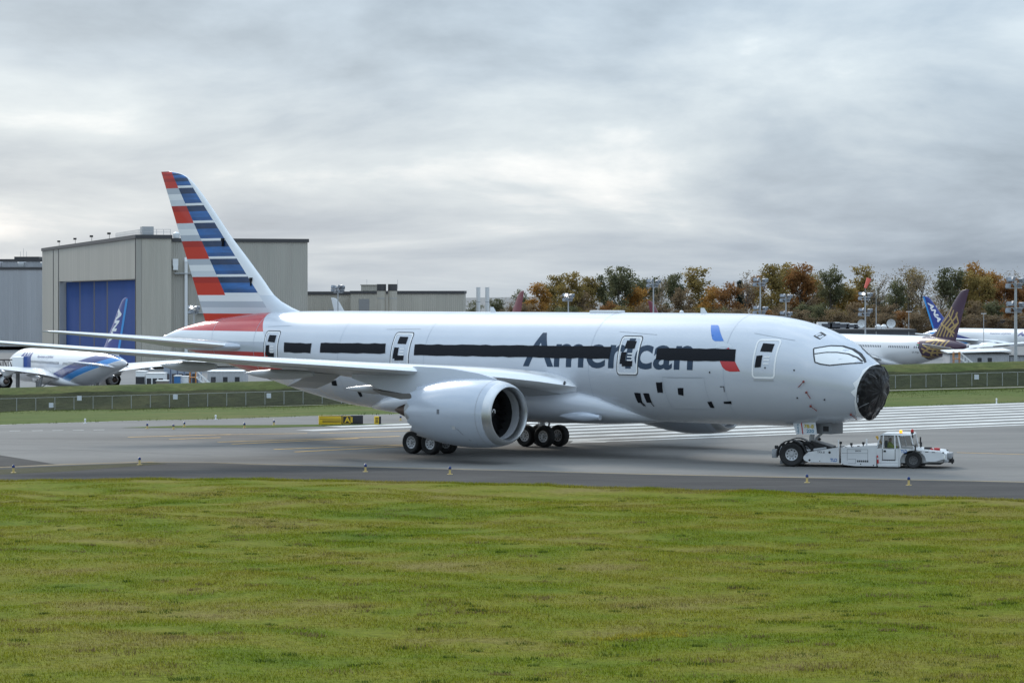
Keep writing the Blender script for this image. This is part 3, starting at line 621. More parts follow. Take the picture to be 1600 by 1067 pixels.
finm = [pm('fin_silver', (.62, .66, .71), .3, .1, coat=.4), pm('fin_red', (.55, .03, .018), .3, coat=.4), pm('fin_red_dark', (.40, .016, .016), .3, coat=.4), pm('fin_grey', (.44, .48, .54), .3, coat=.4),
        pm('fin_pale', (.60, .64, .69), .3, coat=.4), pm('fin_white', (.76, .78, .80), .3, coat=.4),
        pm('fin_blue', (0.013, 0.075, 0.23), .3, coat=.4, var=.4, scale=.9, stretch=(.35, 1, 2.2)), pm('fin_blue_dark', (0.008, 0.03, 0.09), .3, coat=.4, var=.4, scale=.9, stretch=(.35, 1, 2.2)), pm('fin_blue_mid', (0.02, 0.115, 0.34), .3, coat=.4, var=.4, scale=.9, stretch=(.35, 1, 2.2))]
def aa_pick(colm, z, sub):
    if z < 7.79: return 1 if colm < 2 else 0
    if z < 8.95: return (5, 3, 4)[2 - sub] if colm < 2 else 0
    if colm == 2: return 5
    row = int((z - 8.95) / 1.145)
    if colm == 1: return 5 if (sub == 2 and z % 1 > 2) else (6, 8, 7)[sub]
    if row % 2 == 0: return (1, 1, 2)[sub]
    return (4, 5, 3)[sub] if row % 4 == 1 else (3, 5, 4)[sub]
AX, AY, AH = 19.81, 142.83, 0.7188
aa, aaf, aafin = airliner('airliner', 'silver twin-engine airliner with red, white and blue striped tail and black-wrapped nose', (AX, AY, 0), math.pi - AH, M_aa, finm, aa_pick, M_wing, M_aa_nac, 1)
# thin white gaps between the blue tail flashes
for z in FIN_ROWS[2:9]:
    m = MB()
    for sg in (1, -1):
        z1 = min(z + .15, 16.3)
        q = []
        for zz in (z, z1): q.append([(x, sg * (fin_half(x, zz) + .008), zz) for x in np.linspace(fin_b1(zz), fin_b2(zz), 6)])
        m.add(q[0] + q[1], [(i, i + 1, i + 7, i + 6) for i in range(5)])
    m.build('white_stripe', finm[5], aafin)
for z, x in ((12.45, 50.35), (9.95, 47.75)):                  # black taped vents on the fin's leading edge
    m = MB(); m.box(x - .07, x + .09, -.40, .40, z - .1, z + .1, ch=.03); m.box(x - .03, x + .03, -.36, .38, z - .42, z - .1); m.build('tape_patch', M_black, aafin)
# doors
def door(pts, dark, sg=1):
    (x0, z0), (x1, z1) = pts; r = .16
    loop = []
    for cx, cz, a0 in ((x0 - r, z0 + r, 0), (x0 - r, z1 - r, 90), (x1 + r, z1 - r, 180), (x1 + r, z0 + r, 270)):
        for k in range(4):
            a = R(a0 - 90 + k * 30); loop.append((cx + r * math.cos(a), cz + r * math.sin(a)))
    o = ribbon('door', loop, .10, M_white_line, aaf, .010, sg, True)
    if dark: ribbon('door_seal', [(p[0] + (.06 if p[0] > (x0 + x1) / 2 else -.06), p[1] + (.06 if p[1] > (z0 + z1) / 2 else -.06)) for p in loop], .055, M_black_line, aaf, .011, sg, True)
    xm = (x0 + x1) / 2
    decal('door_sill', [(x0 - .05, z0 - .08), (x1 + .05, z0 - .08), (x1 + .05, z0 - .15), (x0 - .05, z0 - .15)], M_wing, aaf, .03, sg)
    decal('door_window_tape', [(xm + .30, z1 - .18), (xm - .38, z1 - .2), (xm - .36, z1 - .62), (xm + .34, z1 - .6)], M_black, aaf, .016, sg, jit=.015)
    decal('door_tape', [(x0 - .16, z1 - .82), (xm + .14, z1 - .8), (xm + .16, z1 - 1.42), (x0 - .12, z1 - 1.45)], M_black, aaf, .016, sg, jit=.02)
    if dark: decal('door_tape', [(x0 - .3, z1 - 1.25), (xm - .35, z1 - 1.25), (xm - .33, z1 - 1.55), (x0 - .28, z1 - 1.55)], M_black, aaf, .018, sg, jit=.02)
    for dz in (.85, 1.02, 1.2): decal('door_placard', [(xm + .05, z1 - dz), (xm - .3, z1 - dz), (xm - .3, z1 - dz - .06), (xm + .05, z1 - dz - .06)], M_white_line, aaf, .013, sg)
for sg in (1, -1):
    door([(7.15, 4.68), (5.84, 6.64)], False, sg); door([(16.15, 4.72), (14.83, 6.68)], True, sg); door([(33.2, 4.74), (31.87, 6.72)], True, sg); door([(44.45, 4.78), (43.2, 6.70)], True, sg)
    # black tape over the cabin windows
    for q in ([(42.54, 6.08), (40.0, 6.05), (40.0, 5.48), (42.47, 5.48)], [(39.2, 6.10), (33.8, 6.12), (33.7, 5.54), (39.14, 5.52)], [(31.46, 6.11), (16.75, 6.17), (16.76, 5.50), (31.38, 5.48)], [(13.56, 6.13), (8.35, 6.15), (8.28, 5.49), (13.54, 5.49)]):
        decal('window_tape', q, M_black, aaf, .02, sg, nx=int(abs(q[0][0] - q[1][0]) / .45), nz=4, jit=.022)
    # access panels taped over
    for q in ([(13.57, 4.3), (13.14, 4.31), (13.24, 3.75), (13.61, 3.71)], [(12.16, 4.02), (11.77, 4.03), (11.9, 3.61), (12.23, 3.67)], [(15.25, 3.67), (14.81, 3.68), (14.94, 3.14), (15.25, 3.14)], [(14.63, 3.68), (14.23, 3.69), (14.26, 3.16), (14.62, 3.15)],
              [(10.44, 3.33), (10.14, 3.34), (10.13, 2.99), (10.41, 3.02)], [(9.33, 3.37), (8.82, 3.38), (8.87, 3.25), (9.38, 3.24)], [(46.2, 3.78), (45.4, 3.8), (45.67, 3.40), (46.25, 3.42)], [(38.44, 3.84), (38.02, 3.89), (38.08, 3.58), (38.55, 3.57)],
              [(36.55, 3.3), (36.27, 3.31), (36.36, 2.96), (36.64, 2.91)], [(35.35, 3.3), (34.94, 3.28), (35.0, 3.18), (35.38, 3.17)]):
        decal('panel_tape', q, M_black, aaf, .016, sg, nx=2, nz=3, jit=.02)
    ribbon('panel_outline', [(9.31, 4.15), (9.06, 4.16), (9.09, 3.88)], .05, M_black_line, aaf, .012, sg)
    for x in (14.9, 14.3, 15.0): decal('tape_streamer', [(x + .06, 3.16), (x, 3.16), (x - .1, 2.98), (x - .03, 2.97)], M_black, aaf, .03, sg, 1, 1)
    # rub marks and panel seams
    M_seam = pm('seam_line', (.36, .39, .43), .5)
    for pts in ([(16.6, 6.98), (13.9, 6.84)], [(7.6, 6.98), (5.1, 6.62)], [(34.2, 6.95), (31.5, 7.0)], [(12.8, 4.55), (10.4, 4.58)], [(44.6, 7.02), (42.5, 7.1)]): ribbon('skin_seam', pts, .025, M_seam, aaf, .006, sg)
    ribbon('cargo_door_seam', [(13.1, 4.58), (10.3, 4.62), (10.25, 2.9), (13.05, 2.85)], .02, M_seam, aaf, .006, sg, True)
    # taped wing-root inlet
    decal('inlet_tape', [(20.35, 3.02), (19.5, 3.08), (19.2, 2.62), (20.15, 2.5)], M_black, aaf, .26, sg, 3, 3, jit=.02)
for x_ in (9.0, 18.2, 30.6, 37.6, 45.6, 50.2):
    m = MB(); vs_ = []
    for i in range(73): a_ = 2 * math.pi * i / 72; vs_ += [fpt(x_, a_, .004), fpt(x_ + .03, a_, .004)]
    m.add(vs_, [(2 * i, 2 * i + 1, 2 * i + 3, 2 * i + 2) for i in range(72)]); m.build('barrel_seam', pm('seam_soft', (.36, .40, .46), .45), aaf)
M_title = pm('slate_blue_lettering', (.035, .058, .095), .5, spec=.25)
text_object('lettering', 'American', (11.95, 1.9), lambda a, b: side(22.98 - a, 4.97 + b, .007), M_title, aaf, .018, 14)
text_object('lettering', 'American', (11.95, 1.9), lambda a, b: side(11.03 + a, 4.97 + b, .007, -1), M_title, aaf, .018, 14)
text_object('registration', 'N87', (1.25, .42), lambda a, b: side(41.7 - a, 4.0 + b, .007), M_black_line, aaf, .01, 4)
def patch(name, pts, mat, off=.008, sg=1, nz=10):
    """free outline of (x,z) points on the skin: rows between left and right chains"""
    bm = bmesh.new(); f_ = bm.faces.new([bm.verts.new((p[0], p[1], 0)) for p in pts]); bmesh.ops.triangulate(bm, faces=[f_])
    zs = [p[1] for p in pts]; xs_ = [p[0] for p in pts]
    for k in range(1, nz): bmesh.ops.bisect_plane(bm, geom=bm.verts[:] + bm.edges[:] + bm.faces[:], plane_co=(0, min(zs) + (max(zs) - min(zs)) * k / nz, 0), plane_no=(0, 1, 0))
    for k in range(1, 6): bmesh.ops.bisect_plane(bm, geom=bm.verts[:] + bm.edges[:] + bm.faces[:], plane_co=(min(xs_) + (max(xs_) - min(xs_)) * k / 6, 0, 0), plane_no=(1, 0, 0))
    for q in bm.verts: q.co = side(q.co.x, q.co.y, off, sg)
    me = bpy.data.meshes.new(name); bm.to_mesh(me); bm.free(); me.materials.append(mat); me.shade_smooth(); o = bpy.data.objects.new(name, me); col.objects.link(o); o.parent = aaf; return o
patch('emblem_blue', [(10.66, 7.38), (10.22, 7.38), (10.08, 7.32), (9.28, 6.55), (9.85, 6.54), (10.05, 6.62), (10.2, 6.8)], pm('emblem_blue', (.02, .16, .55), .3, coat=.4))
patch('emblem_white', [(9.78, 6.16), (9.66, 6.38), (9.45, 6.47), (9.05, 6.46), (8.75, 6.36), (8.55, 6.2), (9.2, 6.24)], finm[4])
patch('emblem_red', [(9.27, 5.52), (8.28, 5.49), (7.92, 4.98), (8.6, 4.96), (8.86, 5.03), (9.08, 5.2)], pm('emblem_red', (.50, .015, .02), .3, coat=.4))
patch('emblem_red_tip', [(9.05, 6.1), (8.85, 6.22), (8.7, 6.1)], pm('emblem_red', (.5, .015, .02), .3))
# cockpit glazing: white protective film edged with black tape
M_film = pm('protective_film', (.86, .87, .88), .3, coat=.2)
for sg in (1, -1):
    o = ribbon('cockpit_window_edge', [(3.97, 6.22), (3.3, 6.36), (2.85, 6.34), (2.42, 6.17), (2.05, 5.93), (1.78, 5.70), (1.6, 5.5)], .05, M_black_line, aaf, .016, sg)
    ribbon('cockpit_window_edge', [(3.97, 6.22), (3.66, 5.52), (3.4, 5.43), (2.95, 5.36), (2.1, 5.46), (1.66, 5.48)], .06, M_black_line, aaf, .016, sg)
    ribbon('cockpit_window_edge', [(3.82, 5.94), (3.3, 6.02), (2.85, 6.02), (2.4, 5.94), (2.0, 5.76), (1.72, 5.56)], .05, M_black_line, aaf, .016, sg)
    patch('cockpit_window_film', [(3.93, 6.18), (3.3, 6.32), (2.85, 6.30), (2.42, 6.13), (2.05, 5.89), (1.78, 5.66), (1.62, 5.5), (2.1, 5.48), (2.95, 5.39), (3.4, 5.46), (3.63, 5.53)], M_film, .009, sg, 8)
ribbon('marking_diamond', [(4.36, 6.86), (4.30, 7.04), (3.94, 6.88), (3.98, 6.70)], .05, M_black_line, aaf, .012, 1, True)
ribbon('marking_bar', [(4.22, 6.86), (4.08, 6.9)], .05, M_black_line, aaf, .012)
# crown antennas and beacon
m = MB(); m.box(18.2, 20.3, -.32, .32, 7.95, 8.12, ch=.07); m.build('antenna_fairing', M_white_ac, aaf)
for x in (12.2, 27.5):
    m = MB(); m.loft([[(x + a, b, 7.95) for a, b in ((0, 0), (.25, .05), (.5, 0), (.25, -.05))], [(x + .25 + a * .5, b * .6, 8.28) for a, b in ((0, 0), (.25, .05), (.5, 0), (.25, -.05))]]); m.build('blade_antenna', M_white_ac, aaf)
m = MB(); m.lathe([(0, .12), (.1, .11), (.16, .02)], (14.0, 0, 7.99), 'z', 12); m.build('beacon', M_white_ac, aaf)
m = MB(); m.tube((33.4, .3, 1.95), (33.75, .3, 1.35), .06, .03, 8); m.build('drain_mast', M_white_ac, aaf)
m = MB(); canoe(m, 17.6, 20.4, 2.75, 2.28, 2.3, .26, .0); m.tube((17.75, 2.75, 2.28), (17.5, 2.75, 2.27), .16, .14, 12, 0); m.build('ram_air_scoop', M_aa_nac, aaf)
# red streamers and probe covers on the nose
M_redflag = pm('red_streamer', (.22, .035, .025), .7)
for (x, z, dx, dz) in ((4.12, 4.52, .32, -.28), (4.02, 3.98, -.15, -.30), (4.0, 3.28, -.22, -.24), (2.2, 2.88, .02, -.26)):
    m = MB(); a = side(x, z, .05); b = side(x + dx, z + dz, .07); m.tube(a, side(x, z, .12), .06, .05, 10); m.tube(side(x, z, .07), b, .014, .024, 6); m.build('probe_cover', M_redflag, aaf)
for x, z in ((4.65, 3.66), (3.2, 3.6), (6.4, 5.2), (4.7, 5.1), (9.9, 4.9)):
    m = MB(); m.tube(side(x, z, 0), side(x, z, .05), .05, .03, 8); m.build('static_port', M_black_line, aaf)
# nose wrapped in black plastic
M_bag = pm('black_plastic_wrap', (.008, .008, .009), .28, bump=.8, bscale=3.5, spec=.35)
from mathutils import noise as mnoise
rb = random.Random(3); ringsB = []; nb = 120; NK = 22
cen = Vector((1.36, 0, (_t(1.3) + _b(1.7)) / 2))
for k in range(NK):
    t = k / (NK - 1); sx = (1.012 + .02 * math.sin(t * 3)) * math.sqrt(max(0.0004, 1 - t ** 3.2)); ring = []
    for i in range(nb):
        a = 2 * math.pi * i / nb; base = fpt(1.56 - .25 * math.cos(a), a); q = cen + (base - cen) * sx; q.x = (base.x * sx + cen.x * (1 - sx)) - .34 * t ** 1.3
        p = Vector((t * 2.2, q.y * 1.7, q.z * 1.7))
        rid = 1 - abs(mnoise.noise(p * 1.1)) * 2; rid2 = 1 - abs(mnoise.noise(p * 2.6 + Vector((7, 1, 3)))) * 2
        d = (.085 * rid + .05 * rid2 - .07) * (1 if k > 1 else .35)
        sag = .15 * max(0, -math.cos(a - .1)) ** 12 * (1 if .02 < t < .6 else 0)
        ring.append((q.x - d * .9, q.y + d * .4 * math.sin(a), q.z + d * .4 * math.cos(a) - sag))
    ringsB.append(ring)
m = MB(); m.loft(ringsB); m.build('nose_wrap', M_bag, aa, ang=180)
m = MB(); rr = []
for i in range(40):
    a = 2 * math.pi * i / 40; wv = .05 * rb.uniform(-1, 1); cx = 1.5 - .25 * math.cos(a); p0 = fpt(cx + .02 + .04 * rb.random(), a, .035); p1 = fpt(cx + .10 + .26 * rb.random() ** 2 * (1 if math.cos(a) < .2 else .4), a, .014); rr.append((p0, p1))
m.add([p for q in rr for p in q], [(2 * i, 2 * i + 1, (2 * i + 3) % 80, (2 * i + 2) % 80) for i in range(40)]); m.build('white_tape_edge', pm('white_tape', (.8, .8, .8), .6), aa)
m = MB()
for pth in ([(1.66, 1.22, 3.15), (1.42, 1.1, 3.3), (1.18, .85, 3.45)], [(1.32, 1.0, 4.95), (1.08, .75, 4.9), (1.0, .4, 4.7)]):
    for p, q in zip(pth[:-1], pth[1:]): m.tube(Vector(p) , Vector(q), .012, .008, 6)
m.build('plastic_folds', pm('fold_grey', (.25, .25, .26), .4), aa)
# nose landing gear with its doors
m = MB(); m.tube((5.45, 0, .8), (5.2, 0, 2.5), .13, .15, 12); m.tube((5.45, -.45, .78), (5.45, .45, .78), .08, None, 10); m.tube((5.15, 0, 1.4), (4.0, 0, 2.3), .07, None, 8)
ng = m.build('nose_landing_gear', M_strut, aa)
for s_ in (-1, 1):
    m = MB(); wheel_mesh(m, (5.45, s_ * .33, .80), .5, .36); m.build('wheel', [M_rubber, M_rim, M_dark], ng)
M_doorw = pm('gear_door_white', (.70, .73, .76), .35, coat=.2)
for s_ in (1, -1):
    m = MB(); m.loft([[(5.95, s_ * .86, 2.32), (5.95, s_ * .90, 2.32), (5.75, s_ * .84, 1.68), (5.75, s_ * .80, 1.68)], [(4.52, s_ * .86, 2.42), (4.52, s_ * .9, 2.42), (4.45, s_ * .84, 1.72), (4.45, s_ * .80, 1.72)]]); gd = m.build('gear_door', M_doorw, ng, smooth=False)
    def dm(a, b, s_=s_): return (5.55 - a * s_ if s_ > 0 else 4.8 + a, s_ * (.853 + .055 * (b / .6)), 1.78 + b)
    m = MB(); m.box(5.52, 5.56, s_ * .82 - .01, s_ * .82 + .1 * s_ if s_ > 0 else s_ * .82 + .01, 1.72, 2.32) if False else None
    if s_ > 0:
        text_object('door_number', '78-8', (.62, .2), lambda a, b: (5.22 - a, .873 + (b + .3) * .085, 2.03 + b), pm('number_yellow', (.62, .48, .03), .5), gd, .02)
        text_object('door_number', '220', (.46, .17), lambda a, b: (5.08 - a, .856 + (b + .05) * .085, 1.80 + b), pm('number_teal', (.04, .22, .34), .5), gd, .015)
        m = MB(); m.add([(5.36, .858, 1.72), (5.30, .858, 1.72), (5.36, .914, 2.34), (5.42, .914, 2.34)], [(0, 1, 2, 3)]); m.build('red_mark', pm('mark_red', (.5, .02, .02), .5), gd)
        text_object('door_lettering', 'SIPP', (.5, .09), lambda a, b: (5.66 - b, .862 + (.55 - a) * .085, 2.24 - a), pm('number_teal', (.04, .22, .34), .5), gd)
M_gbox = pm('gear_bay_grey', (.16, .165, .17), .6)
m = MB(); m.box(3.75, 4.72, -.55, .55, 1.74, 2.4, ch=.03); gb = m.build('gear_bay_cover', M_gbox, ng)
m = MB(); m.box(3.9, 4.25, .545, .56, 1.88, 2.15); m.build('cover_opening', M_dark, gb)

# ------------------------------------------------------------------ tow tractor
TU = Vector((.9677, -.2521, 0)); TL = Vector((.2521, .9677, 0))
tl = Vector((14.98, 147.0, 0))
tug = empty('aircraft_tug', tl, math.atan2(TU.y, TU.x), 'white towbarless tow tractor carrying the nose wheels of the silver airliner', 'tug'); tug.scale = (.93, .93, .90)
M_tw = pm('tug_white', (.66, .67, .67), .35, coat=.3, var=.05, scale=1.5)
M_tg = pm('tug_grey', (.30, .31, .32), .5, .2); M_tb = pm('tug_black', (.02, .02, .021), .6); M_tblue = pm('tug_blue', (.02, .12, .38), .5)
M_amber = pm('amber_lens', (.9, .35, .02), .3, emit=1.2); M_red = pm('red_lens', (.45, .02, .02), .3); M_lamp = pm('headlamp_glass', (.75, .74, .66), .15)
M_glass = bpy.data.materials.new('cab_glass'); M_glass.use_nodes = True
_t2 = M_glass.node_tree; _p = _t2.nodes['Principled BSDF']; _p.inputs['Base Color'].default_value = (.04, .05, .05, 1); _p.inputs['Roughness'].default_value = .06; _p.inputs['Alpha'].default_value = .45; _p.inputs['Specular IOR Level'].default_value = .3
def tpart(name, mat, fn, parent=None, smooth=True):
    m = MB(); fn(m); return m.build(name, mat, parent or tug, smooth)
for s_ in (-1, 1):
    m = MB(); wheel_mesh(m, (0, s_ * 1.22, .71), .71, .55, .5); m.build('rear_wheel', [M_rubber, M_rim, M_dark], tug)
    m = MB(); wheel_mesh(m, (6.82, s_ * 1.18, .475), .475, .36, .52); m.build('front_wheel', [M_rubber, pm('rim_dark', (.10, .10, .10), .5, .3), M_dark], tug)
    # arched rear fender
    m = MB(); R_ = []
    for k in range(11):
        a = R(188 - k * 18); R_.append([(.86 * math.cos(a), s_ * 1.22 + y, .71 + .86 * math.sin(a)) for y in (-.33, .33)] + [(.80 * math.cos(a), s_ * 1.22 + y, .71 + .80 * math.sin(a)) for y in (.33, -.33)])
    m.loft(R_); m.build('rear_fender', M_tb, tug)
    m = MB(); m.box(-1.12, -.82, s_ * 1.2 - .22, s_ * 1.2 + .22, .50, 1.0, ch=.04); rl = m.build('rear_bumper', M_tg, tug)
    m = MB(); m.lathe([(-.1, .02), (-.08, .1), (.1, .1)], (-.9, s_ * 1.2, 1.12), 'x', 12); m.build('rear_lamp', M_tb, rl)
    # side arms of the cradle (sloping white body)
    m = MB(); prof = [(.62, .55), (.92, .86), (2.68, 1.16), (2.68, .26), (1.0, .28), (.75, .36)]
    m.loft([[(x, s_ * 1.42, z) for x, z in prof], [(x, s_ * .92, z) for x, z in prof]]); arm = m.build('cradle_arm', M_tw, tug, ang=20)
    for x, z, r in ((2.15, .86, .07), (1.02, .40, .06), (1.6, .36, .03)): m = MB(); m.tube((x, s_ * 1.41, z), (x, s_ * 1.432, z), r, None, 14); m.build('pivot_pin', M_tb, arm)
    if s_ < 0:
        text_object('lettering', 'TPX-8', (.42, .13), lambda a, b: (1.45 + a, -1.424, .80 + b), M_tb, arm, .01)
        text_object('lettering', 'TLD', (.40, .19), lambda a, b: (2.18 + a, -1.424, .33 + b), M_tblue, arm, .03)
# cradle between the rear wheels
tpart('cradle', M_tg, lambda m: (m.box(-.75, .6, -.9, .9, .12, .34, ch=.04), m.box(.55, 1.5, -.85, .85, .3, .95, ch=.05), m.tube((.35, -.88, .55), (.35, .88, .55), .12), m.tube((-.6, -.88, .5), (-.6, .88, .5), .1)))
tpart('winch_frame', M_tb, lambda m: (m.loft([[(1.0, -.8, .9), (1.0, .8, .9), (1.0, .8, 1.5), (1.0, -.8, 1.5)], [(2.2, -.8, .9), (2.2, .8, .9), (2.2, .8, 1.15), (2.2, -.8, 1.15)]]), m.tube((.7, .9, 1.0), (1.3, .9, 1.55), .09), m.tube((.7, -.9, .9), (1.2, -.6, 1.15), .07)), smooth=False)
tpart('hydraulic_ram', M_rim, lambda m: (m.tube((.75, -1.0, .92), (1.9, -.9, 1.08), .08, .08, 10), m.tube((.5, -1.0, .8), (.8, -1.0, 1.05), .1, .1, 10)))
# engine bay body
PB = [(2.80, .18), (2.80, 1.14), (4.55, 1.30), (4.78, 1.30), (4.78, .10), (3.6, .10)]
m = MB(); m.loft([[(x, -1.45, z) for x, z in PB], [(x, 1.45, z) for x, z in PB]]); body = m.build('engine_housing', M_tw, tug, ang=20)
def sline(m, x0, z0, x1, z1, wd=.018):
    d = Vector((x1 - x0, 0, z1 - z0)).normalized(); q = Vector((-d.z, 0, d.x)) * wd / 2; y = -1.456
    m.add([(x0 + q.x, y, z0 + q.z), (x1 + q.x, y, z1 + q.z), (x1 - q.x, y, z1 - q.z), (x0 - q.x, y, z0 - q.z)], [(0, 1, 2, 3)])
tpart('panel_gap', pm('gap_grey', (.2, .2, .21), .7), lambda m: (sline(m, 3.15, 1.06, 4.3, 1.06), sline(m, 2.84, .84, 4.3, .84), sline(m, 3.15, .4, 3.15, 1.06), sline(m, 4.3, .4, 4.3, 1.06), sline(m, 3.2, .5, 3.62, .5), sline(m, 3.2, .25, 3.62, .25), sline(m, 3.62, .25, 3.62, .5)), body, False)
text_object('lettering', '28036', (.34, .09), lambda a, b: (3.58 + a, -1.457, .93 + b), M_tb, body, .01)
for k in range(6): tpart('vent_slot', M_tb, lambda m: (m.box(3.70 + k * .11, 3.78 + k * .11, -1.458, -1.44, .33, .44),), body, False)
for x, z in ((3.9, .22), (4.62, .16), (2.9, .2)): tpart('reflector', M_tb, lambda m: (m.tube((x, -1.44, z), (x, -1.46, z), .035, None, 8),), body)
for k, x in enumerate((3.0, 3.35, 3.7)): tpart('deck_latch', M_tb, lambda m: (m.box(x, x + .14, -1.40, -1.34, 1.15 + k * .04, 1.19 + k * .04),), body, False)
for x, z, h_ in ((2.75, 1.15, .22), (3.35, 1.2, .1), (4.02, 1.24, .12)): tpart('work_lamp', M_tb, lambda m: (m.tube((x, -1.2, z), (x, -1.2, z + h_), .03, None, 8), m.box(x - .07, x + .07, -1.27, -1.13, z + h_ - .02, z + h_ + .12, ch=.02)), body)
tpart('guide_plate', M_white_line, lambda m: (m.box(2.60, 2.66, -1.3, -1.22, 1.1, 1.62, ch=.015),), body)
tpart('guide_plate', M_white_line, lambda m: (m.box(4.16, 4.24, -1.2, -1.1, 1.26, 1.66, ch=.015),), body)
tpart('striped_boom', pm('boom_yellow', (.60, .36, .05), .5), lambda m: (m.loft([[(4.42, .9, 1.70), (4.54, .9, 1.74), (4.54, 1.0, 1.74), (4.42, 1.0, 1.70)], [(4.75, .9, 1.22), (4.87, .9, 1.26), (4.87, 1.0, 1.26), (4.75, 1.0, 1.22)]]),), body, False)
# cab: frame, door, panes
cabp = [(4.86, .62), (4.72, 1.12), (4.98, 1.88), (5.15, 1.96), (6.05, 1.96), (6.62, 1.86), (6.78, 1.12), (6.78, .95), (6.0, .62)]
cab = tpart('cab', M_tw, lambda m: (
    m.loft([[(x, y, z) for x, z in ((4.84, .12), (4.74, 1.14), (6.05, 1.14), (6.05, .12))] for y in (-1.42, 1.42)]),
    m.loft([[(4.94, -1.28, 1.86), (4.94, 1.28, 1.86), (5.1, 1.2, 1.98), (5.1, -1.2, 1.98)], [(6.1, -1.28, 1.86), (6.1, 1.28, 1.86), (6.1, 1.2, 2.0), (6.1, -1.2, 2.0)], [(6.72, -1.2, 1.90), (6.72, 1.2, 1.90), (6.68, 1.15, 1.97), (6.68, -1.15, 1.97)]]),
    [m.tube((4.78, s_ * 1.36, 1.1), (4.98, s_ * 1.24, 1.9), .045, None, 6) for s_ in (-1, 1)],
    [m.tube((5.12, s_ * 1.42, 1.1), (5.16, s_ * 1.27, 1.9), .04, None, 6) for s_ in (-1, 1)],
    [m.tube((5.82, s_ * 1.42, 1.1), (5.78, s_ * 1.27, 1.9), .04, None, 6) for s_ in (-1, 1)],
    [m.tube((6.12, s_ * 1.40, 1.12), (5.95, s_ * 1.26, 1.9), .045, None, 6) for s_ in (-1, 1)],
    [m.tube((6.85, s_ * 1.2, 1.1), (6.66, s_ * 1.17, 1.9), .035, None, 6) for s_ in (-1, 1)]), smooth=False)
tpart('door_opening', M_tb, lambda m: (m.box(5.10, 5.84, -1.428, -1.40, .46, 1.14), [m.box(5.08 + k * .1, 5.14 + k * .1, -1.432, -1.41, .43, .455) for k in range(8)]), cab, False)
dr = tpart('cab_door', M_tw, lambda m: (m.box(5.13, 5.81, -1.445, -1.40, .50, 1.12, ch=.015),), cab)
tpart('door_handle', M_tb, lambda m: (m.box(5.18, 5.32, -1.462, -1.44, .93, 1.04, ch=.01),), dr)
def pane(name, pts):
    m = MB(); m.add(pts, [tuple(range(len(pts)))]); return m.build(name, M_glass, cab, smooth=False)
for s_ in (-1, 1):
    pane('side_window', [(5.16, s_ * 1.40, 1.14), (5.80, s_ * 1.40, 1.14), (5.76, s_ * 1.265, 1.86), (5.19, s_ * 1.265, 1.86)])
    pane('quarter_window', [(5.86, s_ * 1.40, 1.14), (6.10, s_ * 1.39, 1.14), (5.95, s_ * 1.26, 1.86), (5.82, s_ * 1.265, 1.86)])
    pane('rear_quarter_window', [(4.80, s_ * 1.37, 1.14), (5.08, s_ * 1.41, 1.14), (5.13, s_ * 1.265, 1.86), (4.98, s_ * 1.25, 1.86)])
    pane('front_side_window', [(6.16, s_ * 1.39, 1.15), (6.83, s_ * 1.21, 1.12), (6.65, s_ * 1.17, 1.88), (6.0, s_ * 1.255, 1.88)])
pane('windscreen', [(6.85, -1.19, 1.12), (6.85, 1.19, 1.12), (6.67, 1.15, 1.88), (6.67, -1.15, 1.88)])
pane('rear_window', [(4.76, -1.3, 1.15), (4.76, 1.3, 1.15), (4.95, 1.2, 1.86), (4.95, -1.2, 1.86)])
tpart('seat', M_tb, lambda m: (m.box(5.2, 5.7, -.75, -.25, .75, .9, ch=.04), m.box(5.15, 5.28, -.75, -.25, .9, 1.55, ch=.04), m.tube((6.2, -.5, .9), (6.05, -.5, 1.15), .03), m.tube((6.07, -.68, 1.16), (6.03, -.32, 1.2), .025)), cab)
tpart('dashboard', M_tb, lambda m: (m.box(6.1, 6.75, -1.1, 1.1, .8, 1.12, ch=.04),), cab)
tpart('roof_rail', M_tb, lambda m: (m.box(5.0, 6.1, -1.30, -1.27, 1.845, 1.885),), cab, False)
def beacon(name, x, y, z, mat):
    b_ = tpart(name, mat, lambda m: (m.lathe([(0, .085), (.14, .08), (.18, .03), (.185, .005)], (x, y, z + .05), 'z', 14),), cab); tpart('beacon_base', M_tb, lambda m: (m.tube((x, y, z - .03), (x, y, z + .05), .09, None, 12),), b_)
beacon('amber_beacon', 6.1, -1.05, 1.97, M_amber); beacon('red_beacon', 6.72, -.9, 2.02, M_red)
tpart('beacon_post', M_tb, lambda m: (m.tube((6.72, -.9, 1.8), (6.72, -.9, 2.02), .03), m.box(6.62, 6.78, -1.0, -.85, 1.74, 1.86)), cab)
